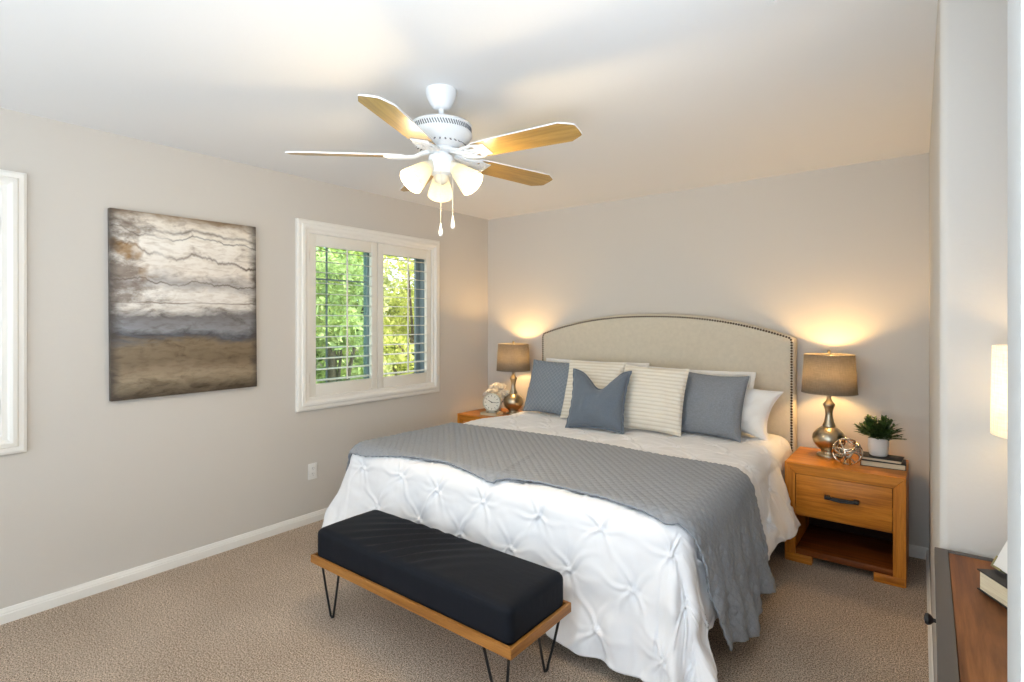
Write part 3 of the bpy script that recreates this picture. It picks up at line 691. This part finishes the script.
# cushion: rounded slab with wrinkles
n1, n2, n3 = 150, 50, 16; cx2, cy2 = bx-.016, by-.016; zc0, zc1 = ZR-.018, .425
bm = NB(); bmesh.ops.create_cube(bm, size=2)
bmesh.ops.subdivide_edges(bm, edges=bm.edges[:], cuts=60, use_grid_fill=True)
wz = SN(.14, 12, 71); wz2 = SN(.06, 10, 72)
for v in bm.verts:
    x, y, z = v.co; rr = .030
    def rc(t, L, rr): return t*L
    X, Y, Z = x*cx2, y*cy2, z*(zc1-zc0)/2
    ix, iy, iz = max(-cx2+rr, min(cx2-rr, X)), max(-cy2+rr, min(cy2-rr, Y)), max(-(zc1-zc0)/2+rr, min((zc1-zc0)/2-rr, Z))
    dv = Vector((X-ix, Y-iy, Z-iz))
    if dv.length > 1e-9: dv = dv.normalized()*rr
    co = Vector((ix, iy, iz))+dv
    if z > 0:
        amt = (1-x*x)**.3*(1-y*y*.8)
        co.z += .008*amt*1.2+float(wz(co.x*.5+co.y*.3, co.y*.15))*.0016*amt
        # tension creases in the middle running front to back
        cw = math.exp(-((co.x+.12)/.24)**2)
        co.z += cw*.009*math.sin((co.x-co.y*.9)*62+.5*math.sin(co.y*14+2)+1.2*math.sin(co.x*9))*(1-abs(y)**6)
    if abs(z) < .95: co.y += math.copysign(float(wz(co.x, 3.0))*.002, co.y)
    v.co = co+Vector((0, 0, (zc0+zc1)/2))
obj('cushion', bm, CUSH, bench, ang=180)
zt = ZR-.038
for A, Bq, F0 in (((-2.322, 1.489), (-2.176, 1.485), (-2.268, 1.508)), ((-1.290, 1.485), (-1.165, 1.485), (-1.216, 1.508)), ((-1.163, 1.660), (-1.163, 1.815), (-1.230, 1.812)), ((-2.341, 1.660), (-2.341, 1.815), (-2.275, 1.812))):
    bm = NB(); o3 = bench.location; A = Vector((*A, zt))-o3; Bq = Vector((*Bq, zt))-o3; F0 = Vector((*F0, .0055))-o3; dd = (Bq-A).normalized()*.014
    pts_ = [A, A.lerp(F0-dd, .5), F0-dd+Vector((0, 0, .016)), F0-dd*.7+Vector((0, 0, .004)), F0, F0+dd*.7+Vector((0, 0, .004)), F0+dd+Vector((0, 0, .016)), Bq.lerp(F0+dd, .5), Bq]
    tube(bm, pts_, .0055, 8)
    box(bm, min(A.x, Bq.x)-.010, max(A.x, Bq.x)+.010, min(A.y, Bq.y)-.010, max(A.y, Bq.y)+.010, zt-.001, zt+.002, .0005)
    obj('hairpin_leg', bm, BLACK, bench)

# ------------------------------------------------------------------ nightstands
def build_nightstand(name, x0, label):
    W, D, Hh = .590, .488, .588
    o = empty(name, (x0+W/2, 3.556+D/2, 0), label=label, cat='nightstand', group='wooden nightstands beside the bed'); hx, hy = W/2, D/2
    bm = NB(); M = Matrix.Translation((0, hy, 0)) @ Matrix.Rotation(PI/2, 4, 'X')
    prism(bm, [(-hx, Hh), (hx, Hh), (hx-.058, Hh-.062), (-hx+.058, Hh-.062)], M, D); bmesh.ops.bevel(bm, geom=bm.edges[:], offset=.0015, segments=1, affect='EDGES')
    obj('top', bm, OAK[0], o, smooth=False)
    for s_ in (-1, 1):
        bm = NB(); prism(bm, [(s_*hx, Hh-.001), (s_*hx, .002), (s_*(hx-.058), .002), (s_*(hx-.058), Hh-.063)], M, D-.001); bmesh.ops.bevel(bm, geom=bm.edges[:], offset=.0015, segments=1, affect='EDGES')
        obj('side_panel', bm, OAK[2], o, smooth=False)
        bm = NB(); box(bm, s_*(hx-.145) if s_ > 0 else -hx+.006, s_*(hx-.006) if s_ > 0 else -hx+.145, -hy-.004, -hy+.05, 0, .048, .002); obj('foot', bm, OAK[0], o)
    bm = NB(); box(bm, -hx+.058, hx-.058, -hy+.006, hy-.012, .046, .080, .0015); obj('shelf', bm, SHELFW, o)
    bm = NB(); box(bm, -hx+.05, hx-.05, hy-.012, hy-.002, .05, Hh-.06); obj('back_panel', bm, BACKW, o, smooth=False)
    bm = NB(); box(bm, -hx+.058, hx-.058, -hy+.03, hy-.012, .272, .284); obj('divider', bm, OAK[0], o, smooth=False)
    bm = NB(); box(bm, -hx+.061, hx-.061, -hy+.002, -hy+.022, .288, .523, .0015); dr = obj('drawer', bm, OAK[0], o)
    bm = NB(); box(bm, -.082, .082, -hy-.032, -hy-.020, .413, .427, .003)
    for s_ in (-1, 1): box(bm, s_*.070-.014, s_*.070+.014, -hy-.036, -hy+.003, .410, .430, .003)
    tube(bm, [(-.07, -hy-.026, .417), (-.035, -hy-.028, .411), (0, -hy-.029, .409), (.035, -hy-.028, .411), (.07, -hy-.026, .417)], .006, 8)
    hd = obj('handle', bm, BLACK, dr); hd['label'] = 'black forged bar handle'
    return o
ns = build_nightstand('nightstand', -.682, 'honey wood nightstand to the right of the bed, with drawer and open shelf')
ns2 = copy_tree(ns); ns2.location.x = -3.392+.295; ns2['label'] = 'wooden nightstand in the corner to the left of the bed'
NT = .588

# ------------------------------------------------------------------ table lamps
def build_lamp(loc, label):
    o = empty('table_lamp', (*loc, NT), label=label, cat='lamp', group='matching bedside lamps')
    bm = NB(); lathe(bm, [(.001, 0), (.068, 0), (.070, .006), (.066, .014), (.048, .020), (.043, .030), (.049, .040), (.070, .058), (.086, .080), (.093, .108), (.089, .134), (.072, .158), (.049, .176), (.036, .184),
                            (.037, .192), (.034, .200), (.027, .216), (.022, .240), (.0195, .262), (.022, .285), (.028, .305), (.033, .318), (.033, .326), (.026, .334), (.018, .346), (.014, .356), (.012, .372), (.001, .372)], 48); obj('base', bm, NICKEL, o, ang=60)
    bm = NB(); lathe(bm, [(.013, .37), (.015, .378), (.015, .42), (.001, .42)], 16); obj('socket', bm, NICKEL, o)
    bm = NB(); M = Matrix.Translation((0, 0, .42)); lathe(bm, [(.012, 0), (.014, .015), (.028, .045), (.030, .062), (.022, .084), (.001, .094)], 20, M=M); obj('bulb', bm, BULB, o)
    bm = NB(); lathe(bm, [(.153, .395), (.139, .634)], 64); sh = obj('lamp_shade', bm, SHADE, o); md = sh.modifiers.new('s', 'SOLIDIFY'); md.thickness = .0018
    for r_, z_ in ((.153, .396), (.139, .633)): bm = NB(); tube(bm, [(r_*math.cos(a*PI/24), r_*math.sin(a*PI/24), z_) for a in range(48)], .0022, 6, closed=True); obj('shade_rim', bm, SHADE, sh)
    bm = NB()
    for a in (0, 2*PI/3, 4*PI/3): tube(bm, [(.006*math.cos(a), .006*math.sin(a), .630), (.1375*math.cos(a), .1375*math.sin(a), .627)], .0018, 6)
    for s_ in (-1, 1): tube(bm, [(s_*.012, 0, .40), (s_*.045, 0, .44), (s_*.052, 0, .53), (s_*.03, 0, .60), (0, 0, .630)], .0016, 6)
    obj('harp', bm, NICKEL, o)
    bm = NB(); lathe(bm, [(.001, .628), (.008, .630), (.006, .640), (.009, .646), (.011, .654), (.007, .662), (.001, .665)], 16); obj('finial', bm, NICKEL, o)
    light('bedside_bulb_light', 'POINT', (loc[0], loc[1], NT+.53), 12, WARM, .035)
    return o
build_lamp((-.489, 3.865), 'lit lamp with nickel gourd base and grey drum shade, right of the bed')
build_lamp((-2.980, 3.86), 'lit lamp with grey drum shade on the corner nightstand, left of the bed')

# ------------------------------------------------------------------ books, plant, orb on the right nightstand
def book(w_, d_, h_, loc, rz, label, name='book', cover=COVER, group=None):
    """spine towards -x, page block showing on the other three sides"""
    o = empty(name, loc, rz, label=label, cat='book', group=group)
    bm = NB(); box(bm, -w_/2+.002, w_/2-.004, -d_/2+.004, d_/2-.004, .0028, h_-.0028); obj('pages', bm, PAGES, o, smooth=False)
    bm = NB(); box(bm, -w_/2, w_/2, -d_/2, d_/2, 0, .0028, .0006); box(bm, -w_/2, w_/2, -d_/2, d_/2, h_-.0028, h_, .0006); box(bm, -w_/2-.001, -w_/2+.003, -d_/2, d_/2, 0, h_, .001); obj('cover', bm, cover, o)
    return o
book(.215, .155, .032, (-.207, 3.810, NT), R(2), 'thick black-covered book lying under the thinner book below the potted plant', group='books under the plant')
book(.205, .145, .018, (-.215, 3.815, NT+.032), R(-3), 'thin black book topmost under the white plant pot', group='books under the plant')
pl = empty('potted_plant', (-.232, 3.830, NT+.050), label='small green plant in a white pot on two books', cat='plant')
bm = NB(); lathe(bm, [(.001, 0), (.037, 0), (.043, .004), (.050, .026), (.053, .055), (.052, .085), (.050, .104), (.049, .106), (.046, .104), (.046, .094), (.001, .094)], 40); obj('pot', bm, CERAM, pl)
bm = NB(); lathe(bm, [(.001, .098), (.045, .096)], 24); obj('soil', bm, SOIL, pl)
bm = NB(); bs2 = NB()
def leafm(bm, p, d, L, W, up):
    d = d.normalized(); sd_ = d.cross(up).normalized(); up2 = sd_.cross(d); prev = None
    for k in range(5):
        t_ = k/4; c = p+d*L*t_-up2*(.25*L*t_*t_); wv = W*math.sin(PI*min(.97, .12+t_*.86))
        row = (bm.verts.new(c-sd_*wv+up2*wv*.3), bm.verts.new(c), bm.verts.new(c+sd_*wv+up2*wv*.3))
        if prev:
            bm.faces.new((prev[0], prev[1], row[1], row[0])); bm.faces.new((prev[1], prev[2], row[2], row[1]))
        prev = row
for k in range(78):
    a = rnd.uniform(0, 2*PI); el = rnd.uniform(.25, 1.5) if k < 58 else rnd.uniform(1.15, 1.57); L = rnd.uniform(.085, .125)
    d0 = Vector((math.cos(a)*math.cos(el), math.sin(a)*math.cos(el), math.sin(el))); p = Vector((math.cos(a)*.018, math.sin(a)*.018, .095))
    pts_ = [p+d0*L*t_+Vector((0, 0, -.018*t_*t_*math.cos(el))) for t_ in (0, .33, .66, 1)]
    tube(bs2, pts_, .0012, 5)
    for t_ in (.25, .4, .52, .64, .76, .88, 1.0):
        c = p+d0*L*t_+Vector((0, 0, -.018*t_*t_*math.cos(el)))
        for s_ in (-1, 1):
            side = d0.cross(Vector((0, 0, 1))).normalized()*s_
            leafm(bm, c, d0*.75+side*.75*rnd.uniform(.6, 1.2)+Vector((0, 0, rnd.uniform(-.1, .45))), rnd.uniform(.026, .040), rnd.uniform(.0055, .0080), Vector((0, 0, 1)))
obj('foliage', bm, LEAF, pl, smooth='keep'); obj('stems', bs2, LEAF, pl)
# woven metal orb
ico = NB(); bmesh.ops.create_icosphere(ico, subdivisions=1, radius=1)
bm = NB(); rr = .074; orbc = Vector((-.374, 3.685, NT+.0785)); k_ = 0
for i in range(6):
    ax = Vector((rnd.gauss(0, 1), rnd.gauss(0, 1), rnd.gauss(0, 1))).normalized(); e1 = ax.orthogonal().normalized(); e2 = ax.cross(e1); off_ = rnd.uniform(-.45, .45); wv = rnd.uniform(.1, .25)
    pts_ = []
    for a in range(40):
        th = 2*PI*a/40; v = e1*math.cos(th)+e2*math.sin(th)+ax*(off_+wv*math.sin(3*th+i)); pts_.append(v.normalized()*rr)
    tube(bm, pts_, .0052, 8, closed=True)
ico.free()
ob = obj('metal_orb', bm, SILVER); ob.location = orbc
tag(ob, 'open woven silver metal orb beside the right lamp base', 'ornament')

# ------------------------------------------------------------------ clock, books and flowers on the left nightstand
book(.17, .12, .026, (-3.10, 3.70, NT), R(8), 'small cream-edged book lying under the alarm clock', cover=mat('tan_cover', (.55, .45, .32), .6))
ck = empty('alarm_clock', (-3.085, 3.690, NT+.026), R(26), label='round pale alarm clock on a small book, left of the bed', cat='clock')
ck.scale = (1.08, 1.08, 1.08)
Mc = Matrix.Translation((0, 0, .086)) @ Matrix.Rotation(PI/2, 4, 'X')
bm = NB(); lathe(bm, [(.001, -.025), (.060, -.025), (.070, -.018), (.074, 0), (.074, .018), (.077, .024), (.076, .032), (.070, .034), (.067, .028), (.067, .024), (.001, .024)], 48, M=Mc); obj('case', bm, CLOCKB, ck)
bm = NB(); lathe(bm, [(.001, .0255), (.0665, .0255)], 40, M=Mc); fc = obj('dial', bm, CLOCKF, ck)
bm = NB()
for a, L, w_ in ((R(-93), .050, .0022), (R(58), .034, .003)):
    M = Mc @ Matrix.Rotation(a, 4, 'Z') @ Matrix.Translation((0, 0, .0275)); prism(bm, [(-w_, -.006), (w_, -.006), (w_*.5, L), (-w_*.5, L)], M, .0008)
lathe(bm, [(.005, .027), (.004, .030), (.001, .0305)], 16, M=Mc); obj('hands', bm, BLACK, fc, smooth=False)
bm = NB()
for s_ in (-1, 1): tube(bm, [(s_*.040, 0, .030), (s_*.052, 0, .0)], [.007, .004], 10)
lathe(bm, [(.001, .0), (.034, 0), (.030, .008), (.012, .014), (.010, .02)], 24)
obj('feet', bm, CLOCKB, ck)
fl = empty('flower_vase', (-3.165, 3.845, NT), label='bunch of cream roses in a small vase behind the alarm clock', cat='flowers')
bm = NB(); lathe(bm, [(.001, 0), (.034, 0), (.040, .02), (.042, .06), (.036, .09), (.038, .105), (.035, .104), (.033, .09), (.001, .03)], 32); obj('vase', bm, CERAM, fl)
bm = NB()
heads = [(-.055, -.035, .19), (.02, -.05, .20), (.085, -.015, .18), (.0, -.005, .245), (-.06, .02, .225), (.06, .01, .235), (-.10, -.03, .165), (.03, -.060, .155), (-.03, -.065, .15), (.10, -.045, .145), (.13, -.02, .18)]
for x, y, z in heads: tube(bm, [(x*.2, y*.2, .05), (x*.6, y*.6, .10), (x, y, z-.01)], .002, 6)
obj('stems', bm, LEAF, fl)
def petal(bm, c, ax, a, op, L, W):
    e1 = ax.orthogonal().normalized(); e2 = ax.cross(e1); o_ = e1*math.cos(a)+e2*math.sin(a); sd_ = ax.cross(o_); prev = None
    for k in range(6):
        t_ = k/5; rad = L*(.15+op*math.sin(t_*1.5)); p = c+o_*rad*.9+ax*(L*(-.3+t_*(1.15-op*.55))); wv = W*math.sin(PI*min(.93, .15+.75*t_))
        row = [bm.verts.new(p+sd_*wv*q-o_*abs(q)**2*wv*.55) for q in (-1, -.5, 0, .5, 1)]
        if prev:
            for i in range(4): bm.faces.new((prev[i], prev[i+1], row[i+1], row[i]))
        prev = row
for x, y, z in heads:
    bm = NB(); ax = Vector((x*4, y*4-.4, .8)).normalized(); c = Vector((x, y, z)); ph = rnd.uniform(0, 6)
    for ringn, (cnt, op, L) in enumerate(((3, .12, .028), (5, .38, .034), (6, .68, .039), (7, .98, .041))):
        for k in range(cnt): petal(bm, c, ax, ph+ringn*.5+2*PI*k/cnt, op, L, .022+.004*ringn)
    f_ = obj('rose', bm, PETAL, fl, smooth='keep', ang=180)
bm = NB()
for k in range(14):
    a = rnd.uniform(0, 2*PI); leafm(bm, Vector((.05*math.cos(a), .04*math.sin(a), rnd.uniform(.12, .19))), Vector((math.cos(a), math.sin(a), rnd.uniform(-.2, .5))), .05, .014, Vector((0, 0, 1)))
obj('leaves', bm, LEAF, fl, smooth='keep')

# ------------------------------------------------------------------ dresser in the alcove with its lamp and books
dx0, dx1, dy0, dy1, DZ = .014, .500, .735, 1.912, .800
dr = empty('dresser', ((dx0+dx1)/2, (dy0+dy1)/2, 0), label='dark-framed dresser with brown plank top in the alcove at right', cat='dresser')
def DP(bm): return P_(bm, ((dx0+dx1)/2, (dy0+dy1)/2, 0))
bm = NB(); fw = .030
box(bm, dx0, dx0+fw, dy0, dy1, DZ-.035, DZ, .002); box(bm, dx1-fw, dx1, dy0, dy1, DZ-.035, DZ, .002)
box(bm, dx0+fw, dx1-fw, dy0, dy0+fw, DZ-.035, DZ, .002); box(bm, dx0+fw, dx1-fw, dy1-.016, dy1, DZ-.035, DZ, .002)
obj('top_frame', DP(bm), DKFRAME, dr)
bm = NB(); nb = 4; wv = (dx1-dx0-2*fw)/nb
for k in range(nb): box(bm, dx0+fw+k*wv+.0006, dx0+fw+(k+1)*wv-.0006, dy0+fw, dy1-.017, DZ-.03, DZ-.004, .0012)
obj('plank_top', DP(bm), DARKW, dr)
bm = NB(); box(bm, dx0+.022, dx1-.005, dy0+.01, dy1-.01, .06, DZ-.035, .003); obj('body', DP(bm), DKFRAME, dr)
for i, (a, b) in enumerate(((dy0+.02, (dy0+dy1)/2-.006), ((dy0+dy1)/2+.006, dy1-.02))):
    for j, (z0, z1) in enumerate(((.54, .75), (.31, .525), (.085, .295))):
        bm = NB(); box(bm, dx0+.006, dx0+.024, a, b, z0, z1, .003); dw = obj('drawer', DP(bm), DARKW, dr)
        for yy in (a+.10, b-.10):
            bm = NB(); lathe(bm, [(.005, 0), (.005, .010), (.012, .016), (.015, .022), (.013, .028), (.001, .031)], 20, M=Matrix.Translation((dx0+.008, yy, (z0+z1)/2)) @ Matrix.Rotation(-PI/2, 4, 'Y')); obj('knob', DP(bm), BLACK, dw)
for x in (dx0+.05, dx1-.05):
    for y in (dy0+.05, dy1-.05): bm = NB(); box(bm, x-.022, x+.022, y-.022, y+.022, 0, .062, .003); obj('foot', DP(bm), DKFRAME, dr)
book(.135, .200, .048, (.199, 1.618, DZ), R(209.3), 'thick dark-covered book showing cream pages on the dresser at right')
fr = empty('picture_frame', (.148, 1.633, DZ+.055), R(29.3), label='small white frame with brass corners leaning on the book on the dresser', cat='picture frame')
ML = Matrix.Rotation(R(27), 4, 'Y')       # leans back towards +x; face looks towards -x
bm = NB(); box(bm, 0, .010, -.078, .062, .004, .19, .002); bm.transform(ML); pn = obj('panel', bm, CERAM, fr)
ABR = mat('aged_brass', (.30, .28, .15), .35, metal=.8)
for y0 in (-.080, .034):
    for z0 in (.0005, .166): bm = NB(); box(bm, -.002, .012, (y0 if y0 < 0 else .060), (y0+.004 if y0 < 0 else .064), z0+.001, z0+.028, .0008); box(bm, -.002, .012, y0, y0+.030, (z0 if z0 < .1 else .188), (z0+.005 if z0 < .1 else .192), .0008); bm.transform(ML); obj('brass_corner', bm, ABR, fr)
bm = NB(); tube(bm, [(.0795, -.008, .128), (.083, -.008, .003)], .003, 8); obj('prop', bm, BLACK, fr)
LX, LY = .236, 1.792
lm = empty('table_lamp', (LX, LY, DZ), label='lit white drum lamp on the dresser, partly hidden by the near wall edge', cat='lamp')
bm = NB(); lathe(bm, [(.001, 0), (.042, 0), (.042, .010), (.012, .020), (.010, .05), (.024, .09), (.030, .14), (.024, .20), (.010, .25), (.008, .33), (.001, .33)], 32); obj('base', bm, CERAM, lm)
bm = NB(); lathe(bm, [(.008, .33), (.014, .335), (.014, .375), (.001, .375)], 16); obj('socket', bm, NICKEL, lm)
bm = NB(); lathe(bm, [(.010, .375), (.014, .39), (.028, .42), (.028, .44), (.020, .46), (.001, .47)], 20); obj('bulb', bm, BULB, lm)
bm = NB(); lathe(bm, [(.113, .352), (.110, .571)], 64); sh = obj('lamp_shade', bm, WSHADE, lm); md = sh.modifiers.new('s', 'SOLIDIFY'); md.thickness = .0018
bm = NB()
for a in (0, 2*PI/3, 4*PI/3): tube(bm, [(.006*math.cos(a), .006*math.sin(a), .560), (.1095*math.cos(a), .1095*math.sin(a), .560)], .0018, 6)
tube(bm, [(.012, 0, .36), (.040, 0, .40), (.042, 0, .48), (.02, 0, .545), (0, 0, .560)], .0016, 6)
obj('harp', bm, NICKEL, lm)
light('dresser_bulb_light', 'POINT', (LX, LY, DZ+.46), 2.2, WARM, .03)

# ------------------------------------------------------------------ outside the window
GZ = -3.0
bm = NB(); box(bm, -40, XL-.3, -25, 35, GZ-.2, GZ); struct('ground', bm, mat('lawn', rough=1, build=lambda n, b: setc(n, b, ramp(n, noise(n, 3, 5), [(.35, (.10, .13, .04)), (.65, (.22, .25, .09))]))), smooth=False)
BARK = mat('bark', (.10, .07, .05), .9)
def leafmat(nm, a, b_, c): 
    m = bpy.data.materials.new(nm); m.use_nodes = True; n = m.node_tree; n.nodes.clear()
    d = N(n, 'ShaderNodeBsdfDiffuse'); t = N(n, 'ShaderNodeBsdfTranslucent'); x = N(n, 'ShaderNodeMixShader'); x.inputs[0].default_value = .4; o = N(n, 'ShaderNodeOutputMaterial')
    cc = ramp(n, noise(n, 2.2, 4), [(.32, a), (.5, b_), (.68, c)]); n.links.new(cc, d.inputs[0]); n.links.new(cc, t.inputs[0])
    n.links.new(d.outputs[0], x.inputs[1]); n.links.new(t.outputs[0], x.inputs[2]); n.links.new(x.outputs[0], o.inputs[0]); return m
LM1 = leafmat('leaf_yellow_green', (.10, .14, .03), (.60, .64, .16), (.86, .86, .38)); LM2 = leafmat('leaf_mid_green', (.16, .21, .07), (.62, .66, .28), (.92, .88, .50))
def tree(x, y, h_, rad, m, nl, label, seed, name='tree'):
    r = np.random.RandomState(seed); o = empty(name, (x, y, GZ), label=label, cat='tree')
    bm = NB(); tube(bm, [(0, 0, -.05), (.1, .05, h_*.35), (-.05, .15, h_*.7), (.05, 0, h_*.92)], [.16, .12, .08, .03], 10)
    cl = []
    for k in range(26):
        a = r.uniform(0, 2*PI); q_ = r.uniform(.25, 1)**.6*rad; z = h_*r.uniform(.35, 1.0); c = Vector((q_*math.cos(a)*(1.15-z/h_*.5), q_*math.sin(a)*(1.15-z/h_*.5), z)); cl.append(c)
        if k < 14: b0 = Vector((0, .1, h_*r.uniform(.25, .6))); tube(bm, [b0, b0.lerp(c, .5)+Vector((0, 0, .2)), c], [.05, .035, .012], 6)
    obj('trunk', bm, BARK, o)
    V = []; Fc = []
    for c in cl:
        n_ = nl//len(cl); cr = rad*r.uniform(.28, .42)
        for k in range(n_):
            d_ = r.normal(size=3); d_ /= np.linalg.norm(d_); p = np.array(c)+d_*cr*r.uniform(.5, 1)*np.array([1, 1, .8]); a = r.normal(size=3); a /= np.linalg.norm(a); b = np.cross(a, r.normal(size=3)); b /= np.linalg.norm(b)
            L = r.uniform(.05, .10); W_ = L*.38; i0 = len(V); V += [p-a*L, p+b*W_, p+a*L, p-b*W_]; Fc.append((i0, i0+1, i0+2, i0+3))
    me = bpy.data.meshes.new('crown'); me.from_pydata([tuple(v) for v in V], [], Fc); me.materials.append(m); c_ = bpy.data.objects.new('crown', me); COL.objects.link(c_); c_.parent = o
    return o
tree(-7.7, 5.0, 5.4, 1.45, LM2, 14000, 'leafy green tree seen through the left shutter panel', 1)
tree(-8.8, 7.9, 6.4, 1.5, LM1, 8000, 'yellow-green tree with dark branches seen through the right shutter panel', 2)
tree(-13.0, 8.6, 6.6, 2.0, LM1, 14000, 'tall yellow-green tree behind the tree outside the left shutter panel', 5)
tree(-13.0, 12.9, 6.2, 2.1, LM1, 16000, 'pale yellow-green tree behind the others, outside the right shutter panel', 3)
tree(-8.0, .6, 5.8, 1.7, LM2, 7000, 'green tree outside at the far left of the house', 4)
ho = empty('house', (-20, 16.5, GZ), label='neighbouring house with pinkish walls behind the trees, low in the right shutter panel', cat='house')
bm = NB(); box(bm, -2.5, 2.5, -4.5, 4.5, -.05, 3.2); obj('wall', bm, mat('stucco_pink', (.55, .40, .32), .9), ho, smooth=False)
bm = NB(); prism(bm, [(-3, 3.2), (3, 3.2), (0, 4.7)], Matrix.Translation((0, 5, 0)) @ Matrix.Rotation(PI/2, 4, 'X'), 10); obj('roof', bm, mat('roof_tile', (.40, .26, .20), .9), ho, smooth=False)
for y in (-3, 0, 3):
    bm = NB(); ring(bm, y-.6, y+.6, 1.2, 2.5, .08, 2.48, 2.56); wf = obj('window', bm, TRIM, ho, smooth=False)
    bm = NB(); box(bm, 2.49, 2.51, y-.53, y+.53, 1.27, 2.43); obj('pane', bm, mat('dark_pane', (.05, .07, .08), .1), wf, smooth=False)
